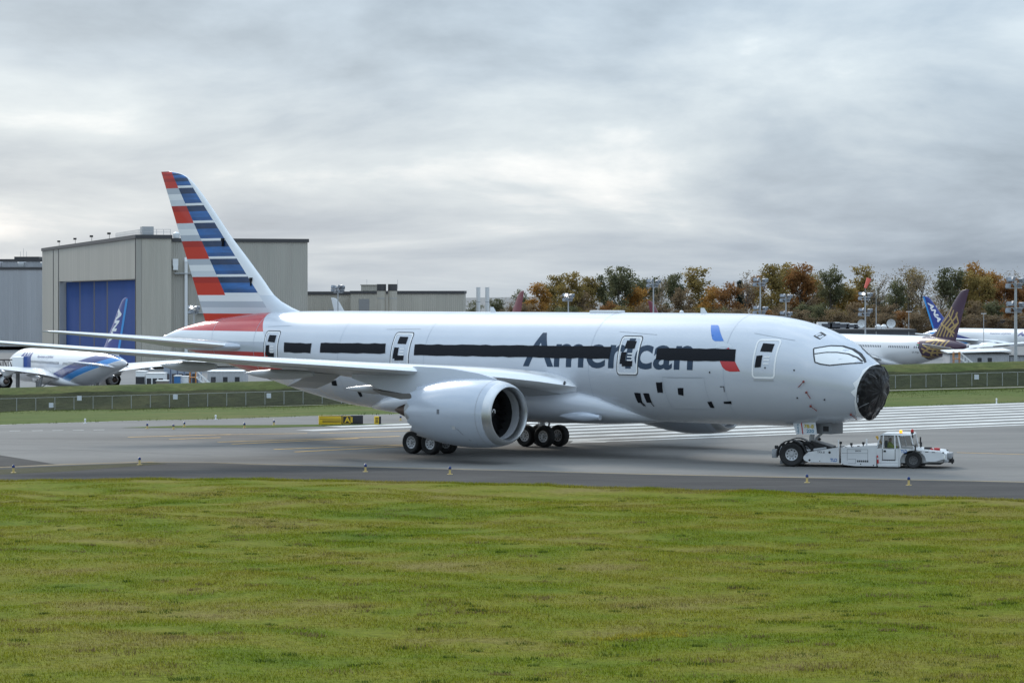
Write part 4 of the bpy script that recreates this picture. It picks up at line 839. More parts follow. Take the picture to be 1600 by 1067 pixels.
# steps, front wings and bonnet
tpart('step', M_tw, lambda m: (m.box(4.86, 6.02, -1.46, -1.1, .08, .26, ch=.02), m.box(4.92, 6.0, -1.44, -1.2, .28, .42, ch=.02)))
tpart('extinguisher', M_red, lambda m: (m.tube((4.86, -1.46, .28), (4.86, -1.46, .5), .05, None, 10), m.tube((4.84, -1.46, .62), (4.84, -1.46, .74), .05, .03, 10)))
FW = [(6.02, .10), (6.02, 1.16), (6.8, 1.10), (8.35, .98), (8.52, .86), (8.52, .58), (8.05, .42), (7.62, .42)] + [(6.82 + .72 * math.cos(R(a)), .45 + .60 * math.sin(R(a))) for a in range(0, 181, 15)] + [(6.1, .10)]
for s_ in (-1, 1):
    m = MB(); 
    bm = bmesh.new(); vsA = [bm.verts.new((x, s_ * 1.42, z)) for x, z in FW]; fA = bm.faces.new(vsA); ex = bmesh.ops.extrude_face_region(bm, geom=[fA])
    for q in ex['geom']:
        if isinstance(q, bmesh.types.BMVert): q.co.y = s_ * 1.0
    bmesh.ops.triangulate(bm, faces=bm.faces[:]); bmesh.ops.recalc_face_normals(bm, faces=bm.faces[:])
    me = bpy.data.meshes.new('front_wing'); bm.to_mesh(me); bm.free(); me.materials.append(M_tw); fw = bpy.data.objects.new('front_wing', me); col.objects.link(fw); fw.parent = tug
    for k in range(4): tpart('wing_vent', M_tb, lambda m: (m.box(6.75 + k * .37, 6.93 + k * .37, s_ * 1.425 - .006, s_ * 1.425 + .006, .985 - k * .015, 1.02 - k * .015),), fw, False)
    tpart('wheel_well', M_dark, lambda m: (m.box(6.2, 7.45, s_ * .98 - .02, s_ * .98 + .02, .15, 1.0),), fw, False)
    tpart('headlamp', M_lamp, lambda m: (m.lathe([(0, .02), (.03, .12), (-.06, .13)], (8.52, s_ * 1.22, .64), 'x', 16),), fw)
    tpart('headlamp_bezel', M_tb, lambda m: (m.box(8.40, 8.50, s_ * 1.2 - .18, s_ * 1.2 + .18, .80, .96, ch=.02),), fw)
    tpart('mirror', M_tb, lambda m: (m.box(6.92, 7.0, s_ * 1.52 - .1, s_ * 1.52 + .1, 1.02, 1.38, ch=.04), m.tube((6.95, s_ * 1.5, 1.3), (6.7, s_ * 1.25, 1.4), .02)), fw)
text_object('lettering', 'TLD', (.34, .18), lambda a, b: (6.14 + a, -1.426, .90 + b), M_tblue, tug, .03)
bon = tpart('bonnet', M_tw, lambda m: (m.loft([[(6.05, -1.05, .3), (6.05, 1.05, .3), (6.05, 1.05, 1.17), (6.05, -1.05, 1.17)], [(7.0, -1.05, .3), (7.0, 1.05, .3), (7.0, 1.05, 1.12), (7.0, -1.05, 1.12)], [(8.3, -1.02, .35), (8.3, 1.02, .35), (8.3, 1.02, 1.02), (8.3, -1.02, 1.02)], [(8.62, -.95, .42), (8.62, .95, .42), (8.62, .95, .82), (8.62, -.95, .82)]]),), smooth=False)
tpart('bonnet_gear', M_tb, lambda m: (m.box(7.35, 7.75, -.7, -.2, 1.07, 1.2, ch=.03), m.tube((7.0, .6, 1.1), (7.0, .6, 1.55), .025), m.box(6.97, 7.05, .52, .68, 1.4, 1.72, ch=.02)), bon)
tpart('bonnet_toolbox', M_red, lambda m: (m.box(7.9, 8.22, -.75, -.35, 1.02, 1.17, ch=.03), m.box(7.7, 7.86, -.75, -.45, 1.04, 1.14, ch=.02)), bon)
tpart('front_bumper', M_tg, lambda m: (m.box(8.6, 8.86, -.5, .5, .55, .88, ch=.04), m.box(8.5, 8.7, -1.2, 1.2, .36, .52, ch=.03)), bon)
tpart('tow_hitch', M_tb, lambda m: (m.box(8.62, 8.95, -.16, .16, .3, .5, ch=.02), m.tube((8.85, 0, .22), (8.85, 0, .62), .05)), bon)
tpart('belly', M_tb, lambda m: (m.box(1.0, 8.3, -.95, .95, .22, .5),), smooth=False)
# driver seated in the cab
def person():
    J = {'pel': (5.42, -.5, .98, .15), 'chest': (5.40, -.5, 1.28, .17), 'neck': (5.42, -.5, 1.48, .06), 'head': (5.46, -.5, 1.62, .10), 'top': (5.46, -.5, 1.72, .08),
         'shl': (5.42, -.72, 1.40, .075), 'ell': (5.62, -.78, 1.18, .05), 'hal': (5.98, -.66, 1.2, .04), 'shr': (5.42, -.28, 1.40, .075), 'elr': (5.62, -.22, 1.18, .05), 'har': (5.98, -.36, 1.2, .04),
         'kl': (5.88, -.62, .96, .085), 'fl': (5.98, -.62, .56, .06), 'kr': (5.88, -.38, .96, .085), 'fr': (5.98, -.38, .56, .06)}
    E_ = [('pel', 'chest'), ('chest', 'neck'), ('neck', 'head'), ('head', 'top'), ('chest', 'shl'), ('shl', 'ell'), ('ell', 'hal'), ('chest', 'shr'), ('shr', 'elr'), ('elr', 'har'), ('pel', 'kl'), ('kl', 'fl'), ('pel', 'kr'), ('kr', 'fr')]
    k = list(J); me = bpy.data.meshes.new('person'); me.from_pydata([J[q][:3] for q in k], [(k.index(a), k.index(b)) for a, b in E_], [])
    o = bpy.data.objects.new('person', me); col.objects.link(o); md = o.modifiers.new('s', 'SKIN'); o.modifiers.new('d', 'SUBSURF').levels = 1
    for i, q in enumerate(k): me.skin_vertices[0].data[i].radius = (J[q][3], J[q][3])
    me.skin_vertices[0].data[0].use_root = True
    dg = bpy.context.evaluated_depsgraph_get(); m2 = bpy.data.meshes.new_from_object(o.evaluated_get(dg)); o.modifiers.clear(); o.data = m2
    for mt in (pm('hi_vis_vest', (.45, .55, .04), .8), pm('skin_tone', (.45, .28, .2), .6), pm('dark_trousers', (.03, .035, .05), .8), pm('dark_hair', (.03, .02, .015), .7)): m2.materials.append(mt)
    for p in m2.polygons:
        c = p.center; p.material_index = 3 if c.z > 1.68 or (c.z > 1.56 and c.x < 5.42) else (1 if c.z > 1.47 or c.x > 5.86 and c.z > 1.05 else (2 if c.z < 1.02 else 0)); p.use_smooth = True
    return o
dv = person(); dv.location = tl; dv.scale = (.93, .93, .90); dv.rotation_euler = (0, 0, math.atan2(TU.y, TU.x)); ident(dv, 'person in a yellow-green safety vest driving the white tow tractor', 'person')
# ------------------------------------------------------------------ parked airliners on the apron
NAVY, LBLUE = (.018, .035, .20), (.03, .25, .62)
M_ana = band_mat('white_blue_swoosh_paint', (.68, .69, .70), [(-5, (.50, .51, .53)), (1.45, None), (1.5, LBLUE), (2.5, NAVY), (3.9, None)], 22.0, 1.2, .3, 0, .4, slant=.20)
ana_fin = [pm('fin_navy', (.02, .045, .26), .3, coat=.4), pm('fin_sky_blue', (.04, .30, .70), .3), M_white_ac]
def ana_pick(c, z, s): return 2 if z < 7.8 else (1 if c == 0 and s >= 0 and False else 0)
PUR, GOLD = (.045, .014, .040), (.42, .30, .12)
M_vis = band_mat('white_aubergine_tail_paint', (.68, .69, .70), [(-5, PUR), (20, PUR)], 45.6, -.35, .3, 0, .4)
vis_fin = [pm('fin_aubergine', PUR, .3, coat=.3), pm('fin_aubergine_edge', (.07, .03, .06), .3), M_white_ac]
M_gold = pm('gold_line', GOLD, .4, .3); M_navy = pm('navy_lettering', NAVY, .4)
M_bgw = M_white_ac; M_bgwing = pm('pale_wing', (.66, .67, .68), .35)
M_mar = [pm('fin_maroon', (.16, .012, .03), .35, coat=.3), M_white_ac]
def parked(label, tailxy, hd, z, fm, fins, pick, lower=None):
    hd = Vector(hd).normalized(); aft = -hd; loc = (tailxy[0] + hd.x * 56, tailxy[1] + hd.y * 56, z)
    return airliner('airliner', label, loc, math.atan2(aft.y, aft.x), fm, fins, pick, M_bgwing, M_white_ac, 0, 'airliners parked on the apron', belly=M_bgw, stab_mat=M_white_ac)
def ana_details(fus, fin, sg):
    for s_ in (1, -1):
        f0 = (lambda a, b, s_=s_: side(17.0 - a if s_ > 0 else 11.0 + a, 6.15 + b, .012, s_)); text_object('lettering', 'ANA', (6.0, 1.2), f0, M_navy, fus, .05, 6)
        f1 = (lambda a, b, s_=s_: side(27.5 - a if s_ > 0 else 19.8 + a, 6.4 + b, .012, s_)); text_object('lettering', 'Inspiration of JAPAN', (7.7, .55), f1, M_navy, fus, 0, 3)
        # letters running down the fin
        def g(a, b, s_=s_):
            z = 15.1 - a; xm = _le(z) * .62 + fin_te(z) * .38; x = xm - s_ * (b - .9) * (1 if s_ > 0 else 1); return (x, s_ * (fin_half(x, z) + .012), z)
        text_object('fin_lettering', 'ANA', (5.6, 1.9), g, M_white_line, fin, .05, 3)
        m = MB(); q = []
        for z in np.linspace(7.9, 16.7, 12):
            te = fin_te(z); q += [(te - .02, s_ * (fin_half(te - .02, z) + .012), z), (te - .75, s_ * (fin_half(te - .75, z) + .012), z)]
        m.add(q, [(2 * i, 2 * i + 1, 2 * i + 3, 2 * i + 2) for i in range(11)]); m.build('fin_stripe', ana_fin[1], fin)
def window_row(fus, s_, x0, x1, z, skip=()):
    m = MB(); x = x0
    while x < x1:
        if not any(a < x < b for a, b in skip):
            q = [side(x + a, z + b, .012, s_) for a, b in ((0, 0), (.27, 0), (.27, .42), (0, .42))]; m.add(q, [(0, 1, 2, 3)])
        x += .58
    o = m.build('cabin_windows', pm('window_dark', (.05, .055, .07), .2), fus, smooth=False); o['kind'] = 'stuff'; return o
th = R(29)
a1, f1, n1_ = parked('white airliner with blue tail and swoosh parked tail-on before the blue hangar doors', (-62, 448), (-math.sin(th), math.cos(th), 0), -8.6, M_ana, ana_fin, ana_pick); ana_details(f1, n1_, -1); window_row(f1, -1, 8, 47, 5.6, ((14.5, 16.5), (31.5, 33.5)))
th = R(27)
a2, f2, n2_ = parked('white airliner with aubergine and gold lattice tail parked behind the wrapped nose', (85.7, 523), (-math.sin(th), math.cos(th), 0), -7.2, M_vis, vis_fin, lambda c, z, s: 0)
window_row(f2, -1, 8, 44.2, 5.6, ((14.5, 16.5), (31.5, 33.8), (41, 42.2)))
def fin_line(fin, pts, wd, s_):
    m = MB(); vs = []
    P = [Vector(p) for p in pts]; Q = []
    for a, b in zip(P[:-1], P[1:]): Q += [a + (b - a) * k / 5 for k in range(5)]
    Q.append(P[-1])
    for i, p in enumerate(Q):
        d = (Q[min(i + 1, len(Q) - 1)] - Q[max(i - 1, 0)]).normalized(); n_ = Vector((-d.y, d.x)) * wd / 2
        for q in (p + n_, p - n_): vs.append((q.x, s_ * (fin_half(q.x, q.y) + .015), q.y))
    m.add(vs, [(2 * i, 2 * i + 1, 2 * i + 3, 2 * i + 2) for i in range(len(Q) - 1)]); m.build('gold_stripe', M_gold, fin)
for s_ in (-1, 1):
    for pts in ([(46.6, 7.9), (48.2, 10.2), (50.4, 12.2), (51.3, 13.6)], [(47.6, 7.9), (49.0, 9.9), (51.0, 11.4), (51.9, 13.0)], [(48.7, 7.9), (49.6, 9.4), (52.4, 11.6), (53.0, 12.6)], [(49.6, 7.9), (50.6, 9.3), (53.2, 10.6), (52.6, 12.4)], [(50.6, 7.9), (51.4, 9.0), (53.2, 10.6)],
                [(51.6, 7.9), (51.0, 8.7), (49.0, 9.9)], [(52.0, 8.6), (50.6, 9.3), (48.2, 10.2), (47.8, 10.6)], [(52.4, 9.6), (51.0, 11.4), (50.4, 12.2)]): fin_line(n2_, pts, .34, s_)
    for pts in ([(44.6, 6.4), (46.5, 5.6), (49, 5.4), (52, 5.9)], [(44.4, 5.6), (46.6, 4.8), (49.4, 4.9)], [(45.2, 6.9), (47.5, 7.3), (50, 7.1)], [(44.6, 4.8), (46.3, 5.6), (47.6, 6.9)], [(46.2, 4.2), (47.4, 5.3), (48.8, 7.2)], [(47.6, 4.2), (48.6, 5.4), (50.2, 7.2)], [(50.8, 5.2), (50.4, 6.2), (51.2, 7.2)], [(43.9, 4.2), (45.4, 3.9), (47, 4.2)]): ribbon('gold_stripe', pts, .32, M_gold, f2, .014, s_)
    decal('flag_mark', [(43.6, 6.75), (42.9, 6.75), (42.9, 6.55), (43.6, 6.55)], pm('flag_red', (.5, .05, .04), .5), f2, .012, s_); decal('flag_mark', [(43.6, 6.4), (42.9, 6.4), (42.9, 6.2), (43.6, 6.2)], pm('flag_green', (.03, .2, .06), .5), f2, .012, s_)
text_object('registration', 'VT-TSN', (2.0, .4), lambda a, b: side(41.6 + a, 4.6 + b, .012, -1), M_black_line, f2, 0, 2)
a3, f3, n3_ = parked('white airliner with blue tail and swoosh parked behind the aubergine-tailed one', (117, 790), (.58, -.81, 0), -8.85, M_ana, ana_fin, ana_pick); ana_details(f3, n3_, 1)
mar = lambda c, z, s: 0 if z > 7.8 else 1
th = R(20); parked('white airliner whose dark red fin tip stands left of the autumn trees', (2.0, 500), (-math.sin(th), math.cos(th), 0), -7.5, M_bgw, M_mar, mar)
parked('white airliner whose dark red fin tip shows before an orange tree', (31.5, 640), (.5, .85, 0), -9.7, M_bgw, M_mar, mar)
parked('all-white airliner whose fin tip shows below the low tan building', (-41.4, 640), (.5, .85, 0), -9.0, M_bgw, [M_white_ac], lambda c, z, s: 0)

# ------------------------------------------------------------------ hangar and other buildings
def ribbed(name, c, k=1.2, var=.06):
    m = pm(name, c, .7, var=var * 1.6, scale=.45, stretch=(1, 1, .05)); t = m.node_tree; b = t.nodes['Principled BSDF']
    tc = t.nodes.new('ShaderNodeTexCoord'); wv = t.nodes.new('ShaderNodeTexWave'); wv.inputs['Scale'].default_value = k; wv.bands_direction = 'DIAGONAL'
    mpn = t.nodes.new('ShaderNodeMapping'); mpn.inputs['Scale'].default_value = (1, 1, 0); t.links.new(tc.outputs['Object'], mpn.inputs[0]); t.links.new(mpn.outputs[0], wv.inputs['Vector'])
    bp = t.nodes.new('ShaderNodeBump'); bp.inputs['Strength'].default_value = .5; bp.inputs['Distance'].default_value = .15; t.links.new(wv.outputs['Fac'], bp.inputs['Height']); t.links.new(bp.outputs[0], b.inputs['Normal']); return m
M_clad = ribbed('hangar_cladding', (.375, .355, .31)); M_clad_lit = ribbed('hangar_cladding_lit', (.43, .40, .34)); M_cladw = ribbed('white_cladding', (.38, .385, .40)); M_tan = ribbed('tan_cladding', (.43, .40, .34))
M_band = pm('roof_band', (.055, .053, .055), .6); M_bdoor = pm('blue_door', (.022, .062, .215), .8, spec=.1, var=.12, scale=.08, stretch=(1, 1, .1)); M_steel = pm('galvanised', (.42, .43, .44), .5, .4); M_white_m = pm('white_metal', (.70, .71, .71), .5)
Axy = Vector((-87.8, 650)); Bxy = Vector((-143.6, 850)); HL = (Bxy - Axy).length; GZ = -8.3
hg = empty('hangar', (Axy.x, Axy.y, GZ), math.atan2(200, -55.8), 'tall beige hangar with four blue sliding door panels', 'hangar')
ZT = 22.6 - GZ; ZD = 12.3 - GZ; D = 41.0     # local: x along the door front, -y into the building
def hp(name, mat, fn, parent=None, smooth=False):
    m = MB(); fn(m); return m.build(name, mat, parent or hg, smooth)
xd0, xd1 = 1.5, .78 * HL
hp('front_wall', M_clad, lambda m: (m.box(xd0, xd1, -1.2, 0, ZD, ZT - .9), m.box(xd1, HL, -1.2, 0, 0, ZT - .9), m.box(0, xd0, -1.2, 0, 0, ZT - .9)))
hp('side_pier', M_clad_lit, lambda m: (m.box(-.05, 14, -8.2, -1.25, 0, ZT - .9),))  # pier catches more light; painted in as a lighter copy of the cladding
hp('side_wall', M_clad, lambda m: (m.box(1.4, 16, -D, -8.25, 0, ZT - 1.6),))
hp('rear_mass', M_clad, lambda m: (m.box(16.2, HL - .3, -D + .2, -9, 0, ZT - 1.2),))
hp('roof_band', M_band, lambda m: (m.box(-.3, HL + .3, -1.3, .3, ZT - .88, ZT), m.box(-.35, 14.2, -8.4, -1.32, ZT - .88, ZT), m.box(1.1, 16.2, -D - .3, -8.45, ZT - 1.58, ZT - .75)))
for x in (xd1 + .6, 1.1, .85 * HL): hp('corner_trim', M_band, lambda m: (m.box(x - .35, x + .35, -.1, .12, 0, ZT - .95),))
tt = [.01, .287, .43, .597, .775]
for k in range(4):
    xa, xb = tt[k] * HL + (1.0 if k else .2), tt[k + 1] * HL - 1.0; yo = -.9 - .35 * k
    dpn = hp('door_panel', M_bdoor, lambda m: (m.box(xa, xb, yo - .5, yo, .3, ZD - .25),))
    hp('gap_shade_strip', pm('door_gap_shade', (.01, .018, .05), .6), lambda m: (m.box(xb, xb + 3.2, yo - .45, yo - .06, .3, ZD - .3),), dpn)  # dark strip painted in for the shaded gap between sliding panels
hp('door_jamb', M_steel, lambda m: (m.box(xd1 - .8, xd1 - .05, -3.2, -.1, 0, ZD),))
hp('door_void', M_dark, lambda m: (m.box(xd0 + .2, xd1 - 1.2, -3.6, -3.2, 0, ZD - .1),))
for x, y in [(q, -1.0) for q in np.linspace(0, 44, 23)] + [(0, q) for q in np.linspace(-1.5, -8, 5)]:
    hp('rail_post', M_steel, lambda m: (m.tube((x, y, ZT), (x, y, ZT + 1.3), .05, None, 5),))
for z in (.65, 1.28): hp('guard_rail', M_steel, lambda m: (m.tube((0, -1, ZT + z), (44, -1, ZT + z), .045, None, 5), m.tube((0, -1, ZT + z), (0, -8, ZT + z), .045, None, 5)))
hp('roof_unit', M_steel, lambda m: (m.box(3, 6.5, -4.5, -1.8, ZT, ZT + 2.0),)); hp('roof_tank', M_white_m, lambda m: [m.lathe([(0, .1), (.1, .8), (1.2, .8), (1.6, .1)], (4, -10 - 2.2 * k, ZT - .75), 'z', 12) for k in range(4)], smooth=True)
for x in (52, 88, 125, 165): hp('roof_lamp', M_tb, lambda m: (m.tube((x, -.4, ZT), (x, -.4, ZT + 1.2), .06, None, 5), m.box(x - .5, x + .5, -.7, .1, ZT + 1.1, ZT + 1.6)))
hp('vent_hood', M_white_m, lambda m: (m.box(.4, 1.4, -9.9, -8.6, ZT - 7.2, ZT - 5.6), m.box(.2, 1.2, -9.8, -8.7, ZT - 8.2, ZT - 7.2)))
hp('downpipe', M_white_m, lambda m: (m.tube((.8, -11.8, 0), (.8, -11.8, ZT - 6.5), .38, None, 10), m.tube((.8, -11.8, ZT - 6.5), (1.6, -11.8, ZT - 5.4), .38, None, 10)), smooth=True)
hp('platform', M_steel, lambda m: (m.box(.3, 1.4, -17, -9, ZT - 9.1, ZT - 8.9), m.box(.3, 1.4, -18, -14.2, ZT - 18.4, ZT - 18.2), [m.tube((.4, -14.4 - k * 1.0, ZT - 18.4), (.4, -14.4 - k * 1.0, ZT - 7.8), .06, None, 4) for k in range(4)]))
# white building beyond the hangar
def bldg(name, label, u0, u1, vtop, Y, dep, mat, zb=-8.3, band=.8, cat='building'):
    x0, x1 = (u0 - 800) * Y / F, (u1 - 800) * Y / F; zt = CAMH - (vtop - HOR) * Y / F
    e = empty(name, ((x0 + x1) / 2, Y, zb), 0, label, cat); W_ = (x1 - x0) / 2; H_ = zt - zb
    m = MB(); m.box(-W_, W_, 0, dep, 0, H_ - band); m.build('wall', mat, e, False)
    m = MB(); m.box(-W_ - .25, W_ + .25, -.25, dep + .25, H_ - band + .003, H_); m.build('roof_band', M_band, e, False)
    return e, W_, H_
e, W_, H_ = bldg('factory_building', 'pale grey factory building with dark roof bands left of the hangar', -160, 70, 417.5, 900, 60, M_cladw)
m = MB(); m.box(-W_, W_, 8, 50, H_ + .003, H_ + 2.0); m.build('upper_wall', M_cladw, e, False); m = MB(); m.box(-W_ - .2, W_ + .2, 7.7, 50, H_ + 2.003, H_ + 2.7); m.build('upper_band', M_band, e, False)
m = MB(); m.box(W_ - 11.5, W_ - 3.5, 9, 20, H_ + 2.71, H_ + 3.5); m.build('roof_house', M_band, e, False)
for k in range(3): m = MB(); m.box(W_ - 15.5 + k * 7.5 - 1, W_ - 15.5 + k * 7.5 + .8, 2, 5, H_ + .003, H_ + 1.5, ch=.1); m.tube((W_ - 15.6 + k * 7.5, 3.5, H_ + 1.5), (W_ - 15.6 + k * 7.5, 3.5, H_ + 1.7), 1.5, 1.3, 12); m.build('roof_vent', M_steel, e)
for k in range(3): m = MB(); m.tube((W_ - 10 + k, 12, H_ + 3.4), (W_ - 10 + k, 12, H_ + 5.2 + k % 2), .05, None, 4); m.build('aerial', M_steel, e)
e, W_, H_ = bldg('workshop_building', 'long low tan workshop with dark roof edge between hangar and chimneys', 548, 724, 454.5, 760, 40, M_tan)
m = MB(); m.box(-W_ + 2.2, -W_ + 5.1, -.06, .1, H_ - 6.8, H_ - 2.2); m.build('roller_door', pm('roller_grey', (.25, .25, .25), .6, bump=.3, bscale=3), e, False)
m = MB(); m.box(-W_ + 2.5, -W_ + 8, 6, 14, H_ + .003, H_ + 1.5); m.box(-W_ + 2.3, -W_ + 8.2, 5.8, 14.2, H_ + 1.503, H_ + 1.75); m.build('penthouse', M_tan, e, False)
for x in (-W_ + 4, -W_ + 12.5): m = MB(); m.tube((x, 8, H_ + .5), (x, 8, H_ + 3.2), .04, None, 4); m.build('aerial', M_steel, e)
e, W_, H_ = bldg('annex_building', 'low tan annex joining the hangar to the long workshop', 470, 552, 455.5, 775, 30, M_tan, band=.9)
m = MB(); m.tube((W_ - 4, 4, H_), (W_ - 4, 4, H_ + 1.3), 1.3, None, 16); m.build('roof_tank', M_band, e)
m = MB(); m.box(W_ - 7, W_ - 4.6, -.06, .1, 0, H_ - 5); m.build('door', M_cladw, e, False)
for u in (596, 613.5):
    p = at(u, 444, 745); e = empty('exhaust_stack', (p.x, 745, -8.3), 0, 'fat pale exhaust stack with dark cap in front of the tan workshop', 'stack', 'twin workshop stacks')
    m = MB(); m.lathe([(0, 1.2), (p.z + 8.3 - 1.8, 1.2)], (0, 0, 0), 'z', 20); m.build('shaft', M_tan, e); m = MB(); m.lathe([(p.z + 8.3 - 1.8, 1.26), (p.z + 8.3, 1.26), (p.z + 8.3, 1.0), (p.z + 7.5, .95)], (0, 0, 0), 'z', 20); m.build('cap', M_band, e)
    m = MB(); m.lathe([(p.z + 8.3 - 3.9, 1.24), (p.z + 8.3 - 3.7, 1.24)], (0, 0, 0), 'z', 20); m.build('hoop', M_steel, e)
for u in (747.3, 761.3):
    p = at(u, 449, 800); e = empty('chimney', (p.x, 800, -8.3), 0, 'slim pale chimney standing clear of the workshop', 'chimney', 'pair of slim chimneys')
    m = MB(); m.lathe([(0, .62), (p.z + 8.1, .60), (p.z + 8.3, .66), (p.z + 8.3, .5)], (0, 0, 0), 'z', 16); m.build('shaft', M_white_m, e); m = MB(); m.lathe([(p.z + 4, .64), (p.z + 4.2, .64)], (0, 0, 0), 'z', 16); m.build('hoop', M_steel, e)
# low buildings behind the parked airliners on the right
M_slate = pm('slate_roof_wall', (.085, .088, .10), .7, var=.1, scale=.2)
e, W_, H_ = bldg('operations_building', 'low slate-grey flat building behind the aubergine-tailed airliner', 1240, 1430, 514.5, 640, 25, M_slate, band=.5)
for k, (u, w_, h_) in enumerate(((1289, 4, 1.5), (1300, 3, 1.5), (1313, 3.4, 1.4), (1328, 3, 1.2), (1337, 2, 1.1))):
    m = MB(); x = (u - 800) * 652 / F - e.location.x; m.box(x - w_ / 2, x + w_ / 2, 8, 12, H_ + .003, H_ + h_, ch=.05); ac = m.build('rooftop_unit', M_white_m if k != 2 else M_steel, e); m = MB(); m.box(x - w_ * .3, x + w_ * .3, 7.95, 8.02, H_ + .3, H_ + h_ * .8); m.build('grille', M_slate, ac, False)
def dish(e, x, y, z, r):
    m = MB(); rings = []
    for k in range(6):
        a = k / 5 * 1.0; rr = r * math.sin(a) / math.sin(1.0); dd = -.45 * r * (1 - math.cos(a)) / (1 - math.cos(1.0)); rings.append([(x + rr * math.cos(t) , y + dd, z + rr * math.sin(t)) for t in [2 * math.pi * i / 18 for i in range(18)]])
    m.loft(rings, cap=False); d = m.build('satellite_dish', M_white_m, e); m = MB(); m.tube((x, y + .1, z), (x, y + .2, z - r - .6), .07, None, 6); m.tube((x, y, z), (x, y - .8, z), .05, .1, 6); m.build('dish_mount', M_steel, d)
for u, r in ((1345, .95), (1391, 1.05)): dish(e, (u - 800) * 645 / F - e.location.x, 4, H_ + 1.3, r)
for u in (1372, 1381): m = MB(); x = (u - 800) * 645 / F - e.location.x; m.lathe([(0, .75), (.6, .72), (1.0, .4), (1.12, .02)], (x, 5, H_ + .003), 'z', 14); m.build('radome', M_white_m, e)
e, W_, H_ = bldg('terminal_building', 'dark grey building with roof railing beyond the blue-tailed airliner', 1534, 1680, 500, 850, 25, M_slate, band=.4)
for k in range(18): m = MB(); m.tube((-W_ + .5 + k * 1.5, .3, H_), (-W_ + .5 + k * 1.5, .3, H_ + .9), .035, None, 4); m.build('rail_post', M_steel, e)
m = MB(); m.tube((-W_, .3, H_ + .9), (W_, .3, H_ + .9), .04, None, 4); m.build('guard_rail', M_steel, e)
e, W_, H_ = bldg('site_shed', 'low grey ribbed shed with pale roof behind the grass bank', 1484, 1577, 551.5, 428, 7, M_cladw, band=.15)
m = MB(); m.loft([[(-W_ - .3, -.5, H_ - .05), (W_ + .3, -.5, H_ + .25), (W_ + .3, 7.4, H_ + .5), (-W_ - .3, 7.4, H_ + .2)], [(-W_ - .3, -.5, H_ + .08), (W_ + .3, -.5, H_ + .38), (W_ + .3, 7.4, H_ + .63), (-W_ - .3, 7.4, H_ + .33)]]); m.build('roof_sheet', M_white_m, e, False)
for u in (1530.5, 1546.5): m = MB(); x = (u - 800) * 428 / F - e.location.x; m.box(x - .32, x + .32, -.06, .05, H_ - 1.35, H_ - .75); m.build('window', M_glassdark, e, False)
e, W_, H_ = bldg('site_cabin', 'pale cabin adjoining the grey ribbed shed', 1578, 1660, 555, 430, 6, M_cladw, band=.12)
# stairs, cabins and boxes behind the bank
def stair_unit(label, u, Y, zb, h_, mat, frame):
    e = empty('mobile_stairs', ((u - 800) * Y / F, Y, zb), 0, label, 'stairs', None)
    for k in range(7): m = MB(); m.box(-.9 + k * .3, -.6 + k * .3, -.5, .5, h_ - .3 - k * (h_ / 8), h_ - .22 - k * (h_ / 8)); m.build('step', mat, e, False)
    for y in (-.5, .5):
        m = MB(); m.tube((-.9, y, h_ + .7), (1.3, y, .9), .05, None, 5); m.tube((-.9, y, h_ - .3), (1.3, y, .1), .07, None, 5)
        for k in range(5): m.tube((-.8 + k * .5, y, h_ - .35 - k * h_ * .2), (-.8 + k * .5, y, h_ + .65 - k * h_ * .2), .035, None, 5)
        m.build('handrail', mat, e)
    m = MB(); m.box(-1.9, -.9, -.55, .55, h_ - .32, h_ - .22); [m.tube((x, y, 0), (x, y, h_ + .8), .06, None, 5) for x in (-1.85, -.95) for y in (-.5, .5)]; m.box(-1.9, -.9, -.55, -.5, h_ + .6, h_ + .68); m.build('landing', frame, e, False)
M_orange = pm('orange_frame', (.50, .20, .03), .5)
stair_unit('white mobile stairs with orange landing before the grey ribbed shed', 1509, 420, -2.6, 2.0, M_white_m, M_orange)
stair_unit('white mobile stairs with orange landing behind the bank under the silver tail', 316, 420, -5.6, 2.2, M_white_m, M_orange)
def cabin(name, label, u0, u1, v0, Y, zb, dep, mat, wins=0, frame=None, cat='cabin'):
    x0, x1 = (u0 - 800) * Y / F, (u1 - 800) * Y / F; zt = CAMH - (v0 - HOR) * Y / F; e = empty(name, ((x0 + x1) / 2, Y, zb), 0, label, cat); W_ = (x1 - x0) / 2; H_ = zt - zb
    m = MB(); m.box(-W_, W_, 0, dep, .15, H_, ch=.06); m.build('body', mat, e); m = MB(); m.box(-W_ - .06, W_ + .06, -.06, dep + .06, H_ + .002, H_ + .12); m.build('roof', M_white_m, e, False)
    for k in range(wins):
        x = -W_ + (k + .5) * 2 * W_ / wins; m = MB(); m.box(x - .35, x + .35, -.03, .05, H_ * .45, H_ * .78); m.build('window', M_glassdark, e, False)
        if frame: m = MB(); m.box(x + W_ / wins - .06, x + W_ / wins + .06, -.05, .05, .2, H_); m.build('frame_post', frame, e, False)
    m = MB(); m.box(-W_, -W_ + .3, .2, .6, 0, .15); m.box(W_ - .3, W_, .2, .6, 0, .15); m.build('skid', M_tb, e, False); return e
M_bgrey = pm('blue_grey_panel', (.25, .29, .35), .5)
cabin('modular_office', 'long blue-grey modular office with dark frames behind the bank', 256, 309, 573.5, 440, -7.4, 6, M_bgrey, 5, pm('frame_navy', (.03, .05, .12), .5))
cabin('site_cabin', 'white site cabin nearest the parked airliner wheels', 212, 226, 581, 428, -6.5, 4, M_white_m, 2)
cabin('site_cabin', 'wide white site cabin beside the blue-grey office', 228, 256, 584, 426, -6.5, 4, M_white_m, 3)
cabin('storage_box', 'bright blue storage box behind the bank', 272, 281, 588, 418, -6.3, 2.2, pm('box_blue', (.03, .14, .35), .5), 0, None, 'box')
cabin('storage_box', 'white storage box beside the bright blue one', 281.5, 294, 589, 419, -6.3, 2.2, M_white_m, 0, None, 'box')
